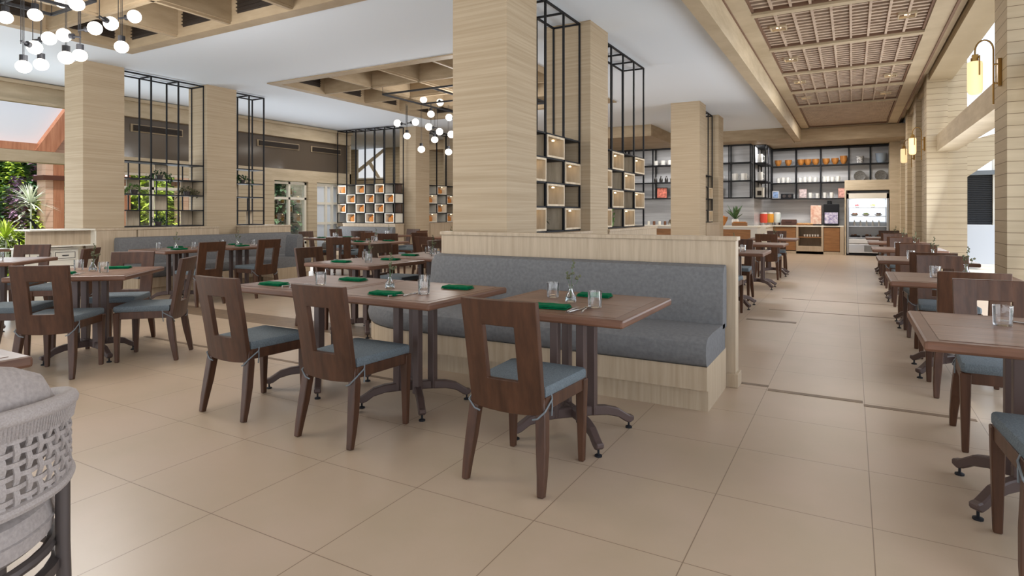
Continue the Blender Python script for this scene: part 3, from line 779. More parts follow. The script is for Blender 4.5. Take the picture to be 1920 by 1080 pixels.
# ------------------------------------------------------------------ woven armchair (left front)
def armchair():
    t = thing('woven_armchair', 'taupe rope-weave tub armchair with cushions at the left front corner', 'armchair', (-2.02, .575, 0), math.radians(90))
    # local: faces +Y ; back arc opens at front
    R = .31
    def P(a, z, r=R): return (r*math.sin(a), -r*math.cos(a), z)   # a=0 at the rear
    A = math.radians(118)
    top = lambda a: .778-.05*(a/A)**2*1.6
    bot = lambda a: .555
    rim = MB(); N = 40
    rim.tube([P(-A+2*A*i/N, top(-A+2*A*i/N)) for i in range(N+1)], .022, 10).build('rim', M_rope, t, smooth=True)
    MB().tube([P(-A+2*A*i/N, bot(0)) for i in range(N+1)], .014, 8).build('lower_rim', M_rope, t, smooth=True)
    w = MB()   # wrapped band under the rim
    for i in range(150):
        a = -A+2*A*i/149; w.tube([P(a, top(a)+.01, R+.015), P(a, top(a)-.05, R+.006)], .0045, 4)
    w.build('rim_binding', M_rope, t)
    vs = MB(); nv = 40
    for i in range(nv+1):
        a = -A+2*A*i/nv; K = 32; ring = []
        for k in range(K+1):
            f = k/K; z = bot(a)+(top(a)-bot(a))*f; rr = R+.0032*math.cos(PI*(f*8+i))
            da = .0068/R
            ring.append([P(a-da, z, rr-.0025), P(a+da, z, rr-.0025), P(a+da, z, rr+.0025), P(a-da, z, rr+.0025)])
        vs.loft(ring)
    vs.build('upright_strand', M_rope, t)
    hs = MB()
    for j in range(7):
        f = (j+1)/8; ring = []; K = nv*4
        for k in range(K+1):
            a = -A+2*A*k/K; z = bot(a)+(top(a)-bot(a))*f; rr = R-.0032*math.cos(PI*(f*8+k/4.))
            ring.append([P(a, z-.0058, rr-.0025), P(a, z+.0058, rr-.0025), P(a, z+.0058, rr+.0025), P(a, z-.0058, rr+.0025)])
        hs.loft(ring)
    hs.build('cross_strand', M_rope, t)
    MB().lathe([(.001, .40), (.25, .40), (.275, .42), (.28, .46), (.27, .50), (.24, .515), (.001, .525)], n=32).build('seat_cushion', M_cush, t, smooth=True)
    MB().lathe([(.275, .455), (.285, .46), (.275, .465)], n=32).build('piping', M_cush, t)
    # loose back pillow
    rings = []; n = 20
    for k in range(9):
        f = k/8; th = math.sin(PI*f)**.5*.075+.004
        ring = []
        for i in range(n):
            b = 2*PI*i/n
            ring.append((-.265+.53*f, -.195+th*math.cos(b)+.06*(2*f-1)**2, .715+.155*math.sin(b)*(math.sin(PI*f)**.35+.02)+.025*math.sin(PI*f)))
        rings.append(ring)
    MB().loft(rings).build('pillow', M_cush, t, smooth=True)
    fr = MB().tube([P(2*PI*i/32, .385, .275) for i in range(33)], .014, 8)
    fr.tube([P(2*PI*i/32, .33, .285) for i in range(33)], .013, 8, sq=True)
    fr.build('seat_ring', M_alu, t, smooth=True)
    for a in (55, -55, 128, -128):
        b = math.radians(a); MB().tube([P(b, .55 if abs(a) < 90 else .60, .3), P(b, .38, .3), P(b, 0, .31)], .017, 12).build('leg', M_alu, t, smooth=True)
    return t
armchair()

# ------------------------------------------------------------------ chandeliers
def chandelier(lab, cx, cy, D, globes, fs, ctop=None):
    t = thing('chandelier', lab, 'chandelier', (cx, cy, CZ+.4))
    o = Vector((cx, cy, CZ+.4))
    m = MB(); e = 1.15*fs
    zf = 3.47-o.z; zt = zf if ctop is None else ctop
    for y in (-e, 0, e): m.box(-e, e, y-.014, y+.014, zf, zf+.03)
    for x in (-e, 0, e): m.box(x-.014, x+.014, -e, e, zf, zf+.03)
    m.build('frame', M_black, t)
    m = MB()
    for x in (-e, e):
        for y in (-e, e): m.tube([(x, y, zf), (x, y, 0)], .004, 5)
    m.build('hanger', M_black, t)
    for k, (px, py, kind, dd) in enumerate(globes):
        p = at(px, py, D+dd)-o; r = .067 if ctop is not None else .072
        gb = MB().ball(p, r, 20, .92 if kind == 'd' else 1).build('globe', M_glow, t, smooth=True)
        if kind == 'd':     # hangs down, cap on top
            MB().lathe([(.001, 0), (.034, 0), (.034, .055), (.001, .055)], (p.x, p.y, p.z+r-.01), 14).build('socket', M_black, gb)
            MB().tube([(p.x-.012, p.y, p.z+r+.04), (p.x-.012, p.y, zt)], .003, 5).tube([(p.x+.012, p.y, p.z+r+.04), (p.x+.012, p.y, zt)], .003, 5).build('cable', M_black, gb)
        else:               # carried by a sideways arm
            s = {'l': 1, 'r': -1, 'b': .2}[kind]; L = .17
            d = Vector((math.cos(YAW)*s, math.sin(YAW)*s, -.12)).normalized() if kind != 'b' else Vector((math.sin(YAW)*.9, -math.cos(YAW)*.9, .1)).normalized()
            q = p+d*(r-.01); e2 = p+d*(r+L*.6)
            MB().tube([q, q+d*.04], .028, 12).tube([q, e2], .010, 8).build('arm', M_black, gb)
            MB().tube([(e2.x, e2.y, e2.z-.03), (e2.x, e2.y, zt)], .004, 5).build('cable', M_black, gb)
    return t
chandelier('black chandelier of white globe bulbs hanging at upper left', -7.35, 2.9, 6.1,
           [(10, 33, 'd', 0), (66, 28, 'd', .1), (44, 125, 'd', -.2), (77, 121, 'd', .15), (92, 72, 'r', .1), (65, 89, 'b', -.1), (116, 4, 'd', .5), (144, 8, 'd', -.3), (120, 66, 'l', 0), (124, 108, 'd', -.3), (150, 104, 'd', .1), (178, 53, 'r', 0), (208, 44, 'b', -.1), (252, 31, 'r', .2), (228, 88, 'd', .15), (-30, 80, 'd', 0), (-20, 20, 'l', .2)], .4, .02)
chandelier('black chandelier of white globe bulbs hanging beside the big middle pillar', -6.5, 9.8, 12.2,
           [(745, 231, 'l', 0), (779, 229, 'r', .05), (763, 255, 'd', .2), (790, 280, 'd', -.3), (794, 187, 'd', .2), (825, 192, 'b', 0), (808, 214, 'd', -.2), (804, 238, 'l', 0), (815, 262, 'd', .3), (824, 247, 'r', 0), (842, 220, 'l', .1), (841, 285, 'd', .1), (846, 252, 'l', -.2), (870, 240, 'r', .3), (885, 270, 'd', .2)], 1.0)

# ------------------------------------------------------------------ brass wall sconces
def make_sconce():
    t = thing('wall_sconce', 'x', 'lamp')   # local: wall plane at x=0, projects to -x
    MB().box(-.03, 0, -.03, .03, -.13, .13).build('wall_plate', M_brass, t, .004)
    pts = [(-.06, 0, -.30)]+[(-.06, 0, .1+k*.06) for k in range(3)]
    for k in range(1, 11):
        a = PI*k/10; pts.append((-.06-.07+.07*math.cos(a), 0, .22+.1*math.sin(a)))
    pts.append((-.2, 0, .17))
    MB().tube(pts, .008, 10).tube([(-.06, 0, .08), (0, 0, .08)], .008, 8).tube([(-.06, 0, -.1), (0, 0, -.1)], .008, 8).build('arm', M_brass, t, smooth=True)
    MB().box(-.225, -.175, -.025, .025, .12, .19).box(-.18, -.168, -.07, -.06, -.02, .17).box(-.235, -.225, -.008, .008, .07, .16).box(-.18, -.168, -.07, -.02, .15, .165).build('lamp_holder', M_brass, t, .003)
    MB().lathe([(.03, .12), (.058, .12), (.062, .1), (.062, -.15), (.054, -.18), (.03, -.195), (.001, -.197)], (-.2, 0, 0), 20).build('lamp_shade', M_shade, t, smooth=True)
    return t
P_sc = Proto(make_sconce())
for k, (y, z) in enumerate(((7.22, 2.59), (13.75, 2.57), (15.95, 2.57))):
    P_sc.place((1.225 if k == 0 else 1.2, y, z), 0, 'brass sconce with arched arm and glowing glass shade on the %s pillar' % ('nearest right', 'second right', 'third right', 'fourth right')[k], 'brass sconces on the boarded pillars')

# ------------------------------------------------------------------ buffet, shelves, fridge
def bfix(name, label, cat, loc, group=None): return thing(name, label, cat, loc, 0, group)
fx0, fx1, fy = -.14, .93, 20.75
t = bfix('display_fridge', 'open stainless display fridge with lit shelves at the end of the aisle', 'fridge', (fx0, fy, 0))
W = fx1-fx0
MB().box(0, .05, 0, .68, .05, 1.85).box(W-.05, W, 0, .68, .05, 1.85).box(.05, W-.05, .63, .68, .05, 1.85).box(.05, W-.05, .05, .63, 1.75, 1.85).build('body', flat('fridge_steel', (170, 172, 174), .35, .6), t)
MB().box(0, W, .0, .1, 1.7, 1.86).build('canopy', M_cream, t)
MB().box(.05, W-.05, 0, .6, .08, .34).build('base_panel', M_steel, t, .005)
MB().box(.45, W-.08, -.005, 0, .12, .3).build('vent', flat('vent_grey', (120, 122, 124), .6), t)
MB().box(.05, W-.05, 0, .6, .36, .5).build('front_rail', flat('fridge_white', (214, 216, 218), .35), t, .01)
MB().box(-.02, W+.02, .02, .66, 0, .05).build('kick_plate', M_black, t)
for z in (.52, .86, 1.16, 1.42): MB().box(.05, W-.05, .12, .62, z, z+.02).build('shelf', M_steel, t)
MB().box(.06, W-.06, .56, .58, 1.0, 1.66).build('light_panel', glow('fridge_light', (236, 244, 255), 1.0), t)
struct('trim_9', MB().box(fx0-.06, fx0-.02, 20.72, 21.45, 0, 2.25).box(fx1+.02, 1.2, 20.72, 21.45, 0, 3.34).box(fx0-.02, fx1+.02, 20.72, 21.45, 1.95, 2.25), M_beam)
def food(name, label, cat, loc, mb, mat, mb2=None, mat2=None, nm='body', nm2='contents', group=None):
    t = bfix(name, label, cat, loc, group); mb.build(nm, mat, t, smooth=True)
    if mb2: mb2.build(nm2, mat2, t, smooth=True)
    return t
def bowl(r, h): return MB().lathe([(.001, 0), (r*.5, 0), (r*.9, h*.6), (r, h), (r*.94, h), (r*.8, h*.55), (.001, h*.2)], n=18)
def heap(r, h, n, s, seed=1):
    rr = random.Random(seed); m = MB()
    for k in range(n):
        a = rr.uniform(0, 6.28); d = rr.uniform(0, r); m.ball((d*math.cos(a), d*math.sin(a), h+rr.uniform(0, s)), s, 8)
    return m
red, lim, orr, brn = flat('red_fruit', (222, 56, 60), .5), flat('green_fruit', (172, 200, 70), .5), flat('orange_food', (232, 150, 80), .6), flat('brown_food', (110, 70, 44), .7)
for k, (x, z, mt, w) in enumerate(((.28, 1.44, red, 'red fruit bowl on the top fridge shelf'), (.68, 1.44, lim, 'green fruit bowl on the top fridge shelf'), (.2, 1.18, orr, 'orange pastry plate on the middle fridge shelf, left'), (.5, 1.18, lim, 'green salad plate on the middle fridge shelf'), (.82, 1.18, brn, 'brown pastry plate on the middle fridge shelf, right'))):
    food('serving_bowl', w, 'bowl', (fx0+x, fy+.36, z), bowl(.1, .05), M_porc, heap(.06, .05, 9, .025, k), mt, group='bowls in the fridge')
for k, x in enumerate((.22, .53, .86)):
    food('yoghurt_tray', 'dark tray of small pots at the %s of the lowest fridge shelf' % ('left', 'middle', 'right')[k], 'tray', (fx0+x, fy+.3, .54), MB().box(-.13, .13, -.1, .1, 0, .05), M_black, heap(.09, .05, 12, .022, k+9), brn, group='trays in the fridge')
for k in range(5):
    food('milk_bottle', 'white bottle standing on the fridge shelf, number %s from left' % ('one', 'two', 'three', 'four', 'five')[k], 'bottle', (fx0+.2+k*.16, fy+.45, .88), MB().lathe([(.001, 0), (.03, 0), (.03, .1), (.014, .14), (.014, .17), (.001, .17)], n=12), M_porc, group='bottles in the fridge')
# back counter
cy0 = 20.85
t = bfix('buffet_counter', 'back buffet counter with walnut doors beside the fridge', 'counter', (-2.55, cy0, 0)); W = 2.33
MB().box(0, W, 0, .6, .84, .88).build('worktop', M_cream, t, .006)
MB().box(0, .05, 0, .6, 0, .84).box(1.02, 1.08, 0, .6, 0, .84).box(1.72, 1.78, 0, .6, 0, .84).box(W-.1, W, 0, .6, 0, .84).box(.05, W-.1, .57, .6, .05, .84).box(.05, W-.1, .0, .6, 0, .08).box(1.08, 1.72, .0, .6, 0, .24).build('carcass', M_ply, t)
MB().box(.06, 1.01, .03, .05, .1, .82).build('door', M_tbrown, t); MB().box(1.79, W-.11, .02, .04, .1, .82).build('door', M_tbrown, t)
MB().box(1.08, 1.72, .03, .57, .5, .53).build('shelf', M_tbrown, t)
# side island counter in front of left shelving
t = bfix('island_counter', 'white side buffet counter in front of the left shelves', 'counter', (-6.6, 18.1, 0))
MB().box(0, 4.3, 0, .7, .86, .9).build('worktop', M_cream, t, .006)
MB().box(.02, 4.28, .04, .66, .0, .86).build('carcass', flat('counter_white', (214, 212, 206), .5), t)
MB().box(.3, 1.0, .02, .04, .4, .8).box(1.2, 1.9, .02, .04, .4, .8).box(2.1, 2.8, .02, .04, .4, .8).box(3.0, 4.1, .02, .04, .5, .8).build('door', M_tbrown, t)
# wall shelving
def rack(label, org, W, ups, zs, d=.32, drop=None, axis='x'):
    t = thing('wall_shelving', label, 'shelf', org, 0 if axis == 'x' else PI/2); w = .018
    z0, z1 = zs[0], zs[-1]
    for i, u in enumerate(ups):
        a = z0 if not drop or u <= drop[0]+.001 else drop[1]
        for v in (0, d): MB().box(u-w, u+w, v-w, v+w, a, z1).build('upright', M_black, t)
    for i, z in enumerate(zs):
        e = W if not drop or z >= drop[1]-.01 else drop[0]
        MB().box(-w, e+w, -w, d+w, z-.015, z+.015).build('shelf', M_black, t)
    return t
zs = [1.72, 2.22, 2.76, 3.3]
ups = [0, .72, 1.42, 2.19, 2.76, 3.30]
rk = rack('black steel wall shelving above the back counter and fridge', (-2.28, 21.08, 0), 3.30, ups, zs, .34, (2.19, 2.22))
rk2 = rack('black steel wall shelving over the left side counter', (-8.2, 18.85, 0), 5.6, [0, .9, 1.8, 2.7, 3.5, 4.3, 5.0, 5.6], zs, .34)
rk3 = rack('black steel corner shelf bay returning to the back wall', (-2.24, 19.25, 0), 1.6, [0, .8, 1.6], zs, .3, None, 'y')
# --- things on the shelves
def sp(x, zi, dz=0.0): return (-2.28+x, 21.2, zs[zi]+.016+dz)
wb = thing('wooden_bowl', 'x', 'bowl')
bmh = MB().lathe([(.001, 0), (.07, 0), (.15, .09), (.17, .2), (.158, .2), (.135, .09), (.001, .03)], n=18); bmh.build('body', grain('honey_wood', (150, 92, 36), (196, 134, 66), (20, 20, 4), .45), wb, smooth=True)
P_wb = Proto(wb)
for k, x in enumerate((.2, .5, .86, 1.06, 1.28, 1.57, 1.82, 2.05)):
    P_wb.place(sp(x, 2), 0, 'honey-coloured wooden bowl on the top back shelf, %s from left' % ('first', 'second', 'third', 'fourth', 'fifth', 'sixth', 'seventh', 'eighth')[k], 'wooden bowls on the top shelf', (.62, .62, .95 if k != 7 else 1.25))
mg = thing('mug', 'x', 'mug')
MB().lathe([(.001, 0), (.045, 0), (.05, .01), (.05, .15), (.044, .15), (.044, .02), (.001, .015)], n=16).build('body', M_porc, mg, smooth=True)
MB().tube([(.048, 0, .12), (.085, 0, .11), (.085, 0, .05), (.048, 0, .04)], .006, 6).build('handle', M_porc, mg)
P_mg = Proto(mg)
mugx = [(.2, 1, 's'), (.34, 1, 's'), (.48, 1, 's'), (.84, 1, 's'), (.98, 1, 's'), (1.12, 1, 's'), (1.27, 1, 's'), (1.53, 1, 's'), (1.63, 1, 's'), (1.75, 1, 's'), (1.9, 1, 's'), (1.13, 0, 's'), (1.33, 0, 's'), (1.53, 0, 's'), (1.72, 0, 's')]
on = ['first', 'second', 'third', 'fourth', 'fifth', 'sixth', 'seventh', 'eighth', 'ninth', 'tenth', 'eleventh']
for k, (x, zi, _) in enumerate(mugx):
    w = 'white mug on the middle back shelf, %s from left' % on[k] if zi == 1 else 'white mug on the lowest back shelf, %s from left' % on[k-11]
    P_mg.place(sp(x, zi), .5, w, 'white mugs on the back shelves', (1.05, 1.05, 1.15 if k % 3 else 1.0))
def frame(label, loc, w, h, c1, c2, rz=0):
    t = thing('picture_frame', label, 'picture', loc, rz)
    MB().box(-w/2, w/2, 0, .02, 0, h).build('frame_rim', flat('frame_%d' % c1[0], c1, .5), t, .003)
    MB().box(-w/2+.02, w/2-.02, -.004, 0, .02, h-.02).build('image', grain('art_%d%d' % (c2[0], c2[1]), c2, tuple(min(255, int(v*1.6)+30) for v in c2), (14, 14, 14), .6, None, 0), t)
frame('small framed picture on the lowest back shelf, left end', sp(.12, 0), .2, .24, (210, 210, 212), (90, 110, 140))
frame('square patterned card on the lowest back shelf, centre bay', sp(.92, 0), .24, .3, (120, 105, 100), (130, 118, 118))
frame('reddish patterned card on the lowest back shelf, right bay', sp(2.02, 0), .24, .3, (176, 132, 118), (150, 104, 96))
t = thing('radio_box', 'long black box on the lowest back shelf, left bay', 'box', sp(.46, 0))
MB().box(-.18, .18, -.06, .08, 0, .15).build('body', M_black, t, .006); MB().lathe([(.001, 0), (.05, 0), (.05, .004), (.001, .004)], (-.08, -.064, .075), 14, 'y').lathe([(.001, 0), (.05, 0), (.05, .004), (.001, .004)], (.08, -.064, .075), 14, 'y').build('dial', M_alu, t)
def pot(label, loc, s, mat):
    t = thing('ceramic_pot', label, 'pot', loc)
    MB().lathe([(.001, 0), (.07*s, 0), (.1*s, .08*s), (.11*s, .2*s), (.12*s, .22*s), (.1*s, .22*s), (.09*s, .08*s), (.001, .03)], n=16).build('body', mat, t, smooth=True)
pot('black and white patterned pot on the top shelf above the fridge', sp(2.48, 2), 1.0, grain('bw_pattern', (24, 24, 26), (250, 250, 250), (26, 26, 26), .4, None, 0))
pot('pale blue pot on the top shelf, right end', sp(3.03, 2), 1.3, flat('blue_glaze', (150, 166, 184), .3))
def platter(label, x):
    t = thing('round_platter', label, 'plate', (-2.28+x, 21.3, zs[1]+.02+.16))
    MB().lathe([(.001, 0), (.1, 0), (.155, -.02), (.16, -.014), (.11, .008), (.001, .01)], (0, 0, 0), 24, 'y').build('dish', flat('grey_glaze', (104, 102, 98), .5, 0, .2, 30), t, smooth=True)
    MB().tube([(-.08, -.05, -.16), (-.06, .02, -.10), (.06, .02, -.10), (.08, -.05, -.16)], .005, 5).build('stand', M_black, t)
platter('grey round platter standing on the shelf above the fridge, left', 2.48); platter('dark round platter standing on the shelf above the fridge, right', 3.03)
# left shelving things
def sp2(x, zi): return (-8.2+x, 19.0, zs[zi]+.016)
for k, (x, zi) in enumerate([(5.15, 1), (5.4, 1), (4.45, 1), (4.7, 1)]): P_mg.place(sp2(x, zi), .5, 'large white cup on the middle left shelf, %s from left' % on[(2, 3, 0, 1)[k]], 'white cups on the left shelves', (1.7, 1.7, 1.4))
for k, (x, zi) in enumerate([(2.75, 2), (2.98, 2), (3.2, 2)]): P_mg.place(sp2(x, zi), .5, 'clear white cup on the top left shelf, %s from left' % on[k], 'white cups on the left shelves', (1.5, 1.5, 1.))
for k in range(5):
    t = thing('dark_bottle', 'dark squat bottle on the middle left shelf, %s from left' % on[k], 'bottle', sp2(2.75+k*.17, 1), 0, 'dark bottles on the left shelf')
    MB().lathe([(.001, 0), (.05, 0), (.055, .1), (.02, .16), (.02, .2), (.001, .2)], n=12).build('body', flat('dark_glass', (36, 32, 30), .25), t, smooth=True)
for k in range(3):
    t = thing('terracotta_jar', 'terracotta jar on the top left shelf, %s from left' % on[k], 'jar', sp2(3.62+k*.2, 2), 0, 'terracotta jars on the top left shelf')
    MB().lathe([(.001, 0), (.08, 0), (.09, .2), (.07, .27), (.075, .3), (.001, .3)], n=14).build('body', flat('terracotta', (168, 118, 92), .8), t, smooth=True)
frame('red-brown framed picture on the lowest left shelf', sp2(2.95, 0), .34, .34, (60, 40, 36), (140, 74, 60))
frame('black and white framed picture on the lowest left shelf beside the pillar', sp2(3.85, 0), .3, .34, (226, 226, 226), (60, 60, 60))
frame('amber framed picture on the lowest left shelf, right part', sp2(4.62, 0), .3, .3, (60, 30, 12), (150, 80, 26))
t = thing('lantern', 'white square lantern on the corner shelf bay', 'lantern', (-2.42, 19.5, zs[0]+.016))
MB().box(-.11, .11, -.11, -.09, 0, .3).box(-.11, .11, .09, .11, 0, .3).box(-.11, -.09, -.09, .09, 0, .3).box(.09, .11, -.09, .09, 0, .3).build('body', M_cream, t, .004)
MB().box(-.06, .06, -.115, -.108, .06, .2).build('glass_pane', M_dark, t); MB().tube([(-.05, 0, .3), (-.04, 0, .36), (.04, 0, .36), (.05, 0, .3)], .006, 6).build('handle', M_cream, t)
for k, zi in enumerate((1, 2)): P_mg.place((-2.42, 19.55, zs[zi]+.016), .3, 'white jug on the %s level of the corner shelf bay' % ('middle', 'upper')[k], 'white jugs on the corner shelf', (1.5, 1.5, 1.8))
# --- counter things
CZt = .885
t = thing('cereal_dispenser', 'tall peach patterned drink dispenser on the back counter', 'dispenser', (-.98, 21.1, CZt))
MB().box(-.15, .15, -.15, .15, 0, .62).build('body', grain('peach_print', (214, 150, 124), (246, 224, 206), (9, 9, 9), .5, None, 0), t, .012); MB().box(-.15, .15, -.22, -.15, 0, .04).build('drip_tray', M_black, t)
t = thing('coffee_machine', 'black coffee machine with floral front on the back counter', 'coffee machine', (-.56, 21.1, CZt))
MB().box(-.21, .21, -.16, .2, 0, .66).build('body', M_black, t, .015); MB().box(-.18, .18, -.166, -.16, .06, .4).build('front_print', grain('lilac_print', (120, 104, 168), (240, 236, 244), (12, 12, 12), .4, None, 0), t)
MB().lathe([(.001, 0), (.07, 0), (.06, .1), (.001, .1)], (-.05, 0, .66), 14).build('hopper', M_black, t); MB().box(-.16, .16, -.26, -.16, 0, .03).build('drip_tray', M_black, t)
def disp(label, loc, col):
    t = thing('juice_dispenser', label, 'juice dispenser', loc, 0, 'juice dispensers')
    MB().lathe([(.001, .08), (.1, .08), (.11, .12), (.11, .34), (.1, .36), (.001, .36)], n=18).build('tank', flat('juice_%d%d' % (col[0], col[1]), col, .25), t, smooth=True)
    MB().lathe([(.001, 0), (.1, 0), (.1, .08), (.001, .08)], n=18).build('base', M_steel, t); MB().lathe([(.001, .36), (.105, .36), (.09, .4), (.001, .41)], n=18).build('lid', M_porc, t)
disp('juice dispenser of red watermelon juice on the corner counter', (-2.42, 20.4, CZt+.0), (226, 82, 62)); disp('juice dispenser of amber juice on the corner counter', (-2.3, 20.98, CZt), (226, 160, 60)); disp('juice dispenser of clear water on the corner counter', (-2.1, 21.1, CZt), (214, 224, 220))
struct('trim_10', MB().box(-2.55, -2.2, 19.0, 20.84, 0, .84).box(-2.56, -2.18, 19.0, 20.84, .84, .884), M_cream)
t = thing('bread_box', 'dark wooden bread box on the back counter', 'box', (-1.75, 21.05, CZt))
MB().prism([(-.13, 0), (.15, 0), (.15, .14), (.05, .18), (-.13, .1)], -.22, .22, 0).build('body', flat('dark_box', (78, 50, 40), .5), t, .008); MB().tube([(-.08, -.14, .12), (-.08, -.17, .1), (.08, -.17, .1), (.08, -.14, .12)], .008, 6).build('handle', M_black, t)
t = thing('bread_tray', 'wooden tray of bread rolls on the back counter', 'tray', (-1.3, 21.0, CZt))
MB().box(-.24, .24, -.14, .14, 0, .03).build('body', M_tbrown, t, .004)
rr = random.Random(5)
for k in range(9):
    b = thing('bread_roll', 'golden bread roll on the wooden counter tray', 'bread', (-1.3-.19+.047*k, 21.0+rr.uniform(-.08, .08), CZt+.045), rr.uniform(0, 3), 'bread rolls on the counter tray')
    MB().lathe([(.001, -.055), (.02, -.045), (.032, -.015), (.032, .015), (.02, .045), (.001, .055)], n=10, ax='x').build('crust', flat('bread', (214, 168, 116), .8, 0, .15, 20), b, smooth=True)
for k in range(6):
    b = thing('cup', 'small white cup on the open shelf of the back counter, %s from left' % on[k], 'cup', (-1.3+k*.075, 21.0, .532), 0, 'cups on the open counter shelf')
    MB().lathe([(.001, 0), (.02, 0), (.03, .07), (.026, .07), (.001, .01)], n=12).build('body', M_porc, b, smooth=True)
# plant and fruit on side counter
def leafblade(m, base, d, L, w, droop=.3, n=5):
    d = Vector(d).normalized(); sd = d.cross(Vector((0, 0, 1)))
    if sd.length < .01: sd = Vector((1, 0, 0))
    sd.normalize(); prev = None; p = Vector(base); o = len(m.v)
    for k in range(n+1):
        f = k/n; ww = w*math.sin(PI*min(1, f*.85+.15))**.8*(1 if k < n else .05)
        q = p+d*L*f-Vector((0, 0, droop*L*f*f))
        m.v.append(tuple(q-sd*ww)); m.v.append(tuple(q+sd*ww))
        if k: m.f.append((o+2*k-2, o+2*k-1, o+2*k+1, o+2*k))
def potted(name, label, loc, n, L, w, mat, potm=None, droop=.3, seed=1, lo=.3, ps=1):
    t = thing(name, label, 'plant', loc); rr = random.Random(seed); m = MB()
    for k in range(n):
        a = rr.uniform(0, 6.28); el = rr.uniform(lo, 1.4)
        leafblade(m, (0, 0, .14*ps), (math.cos(a)*math.cos(el), math.sin(a)*math.cos(el), math.sin(el)), L*rr.uniform(.6, 1), w, droop)
    m.build('foliage', mat, t)
    MB().lathe([(.001, 0), (.05*ps, 0), (.075*ps, .06*ps), (.07*ps, .13*ps), (.06*ps, .15*ps), (.001, .14*ps)], n=14).build('pot', potm or M_porc, t, smooth=True)
    return t
potted('potted_plant', 'spiky green plant in a white pot on the side counter', (-2.95, 18.4, .9), 16, .62, .035, M_leafd, None, .15, 3, .5, 1.3)
food('fruit_basket', 'orange wicker fruit basket on the side counter', 'basket', (-3.35, 18.4, .9), bowl(.2, .26), M_basket, heap(.12, .2, 14, .05, 4), orr, nm2='fruit')
t = thing('wooden_crate', 'low wooden crate on the side counter by the plant', 'crate', (-2.8, 18.22, .9)); MB().box(-.2, .2, -.08, .08, 0, .1).build('body', M_tbrown, t, .006); MB().box(-.17, .17, -.06, .06, .1, .12).build('lid', M_basket, t)
food('chafing_dish', 'round steel dish on the side counter behind the lattice', 'dish', (-4.7, 18.4, .9), MB().lathe([(.001, 0), (.18, 0), (.2, .06), (.17, .16), (.08, .2), (.001, .21)], n=20), M_steel, nm='body')
for k in range(4):
    food('glass_jar', 'small jar on the side counter, %s from left' % on[k], 'jar', (-5.5+k*.17, 18.4, .9), MB().lathe([(.001, 0), (.04, 0), (.04, .1), (.03, .12), (.001, .12)], n=12), brn if k % 2 else M_cream, group='jars on the side counter')
# greenery on the lattice shelves
def trailing(label, loc, n, seed, mat, w=.3, h=.12, fall=.18):
    t = thing('trailing_plant', label, 'plant', loc); rr = random.Random(seed); m = MB(); s = MB()
    for k in range(n):
        a = rr.uniform(-1, 1); bx = a*w*.6
        leafblade(m, (bx*.3+rr.uniform(-.06, .06), bx, .07+rr.uniform(0, h)*(1-abs(a))-fall*max(0, abs(a)-.35)*rr.random()), (rr.uniform(-1, 1), rr.uniform(-1, 1), rr.uniform(-.6, .9)), rr.uniform(.04, .09), .013, .4, 3)
    m.build('foliage', mat, t)
    MB().lathe([(.001, 0), (.045, 0), (.06, .07), (.001, .07)], n=12).build('pot', M_alu, t)
trailing('trailing plant on the top cell row of the garden lattice', (-10.47, 6.12, 1.85), 130, 1, M_leafd)
trailing('trailing plant at the left of the garden lattice second row', (-10.47, 5.7, 1.585), 120, 2, M_leaf)
trailing('trailing plant at the right of the garden lattice second row', (-10.47, 6.62, 1.585), 120, 3, flat('leaf_olive', (112, 112, 78), .7))
trailing('small dark plant at the bottom of the garden lattice', (-10.47, 6.1, 1.05), 90, 4, M_leafd, .16, .16, .0)
trailing('dense trailing plant on the short left lattice', (-10.47, 7.75, 1.85), 180, 5, M_leafd)
trailing('small green plant at the foot of the near lit lattice', (-3.0, 5.95, 1.07), 60, 6, M_leafd, .1, .2, 0)
trailing('green plant hanging in the second lit lattice', (-3.0, 8.1, 1.07), 110, 7, M_leaf, .12, .38, 0)

# ------------------------------------------------------------------ host counter and white cabinet at left
t = thing('white_cabinet', 'white sideboard with dark-trimmed drawers below the ledge at left', 'cabinet', (-9.97, 4.30, 0), PI/2)
W = .66
MB().box(-W/2, W/2, 0, .42, 0, .74).build('body', M_cream, t, .005); MB().box(-W/2-.012, W/2+.012, -.012, .43, .74, .765).build('top', M_cream, t, .004)
for r in range(3):
    for c in range(2):
        x0 = -W/2+.025+c*.31; z0 = .585-r*.2; dw = .3
        dr = MB().box(x0, x0+dw, -.012, 0, z0, z0+.135).build('drawer', M_cream, t, .003)
        q = .02; e = .007
        MB().box(x0+q, x0+dw-q, -.015, -.011, z0+q, z0+q+e).box(x0+q, x0+dw-q, -.015, -.011, z0+.135-q-e, z0+.135-q).box(x0+q, x0+q+e, -.015, -.011, z0+q, z0+.135-q).box(x0+dw-q-e, x0+dw-q, -.015, -.011, z0+q, z0+.135-q).build('inlay', M_dark, dr)
        MB().box(x0+.11, x0+.19, -.03, -.012, z0+.06, z0+.072).build('handle', M_black, dr)
t = thing('display_ledge', 'open ledge box with white rim above the white cabinet', 'shelf', (-9.88, 4.40, 0), PI/2)
W = .84
MB().box(-W/2, W/2, -.02, .45, 1.01, 1.03).box(W/2-.02, W/2, -.02, .45, .80, 1.01).box(-W/2, W/2, -.02, .45, .78, .80).build('rim', M_cream, t)
MB().box(-W/2, W/2-.02, .10, .12, .80, 1.01).build('front_panel', M_ply, t)

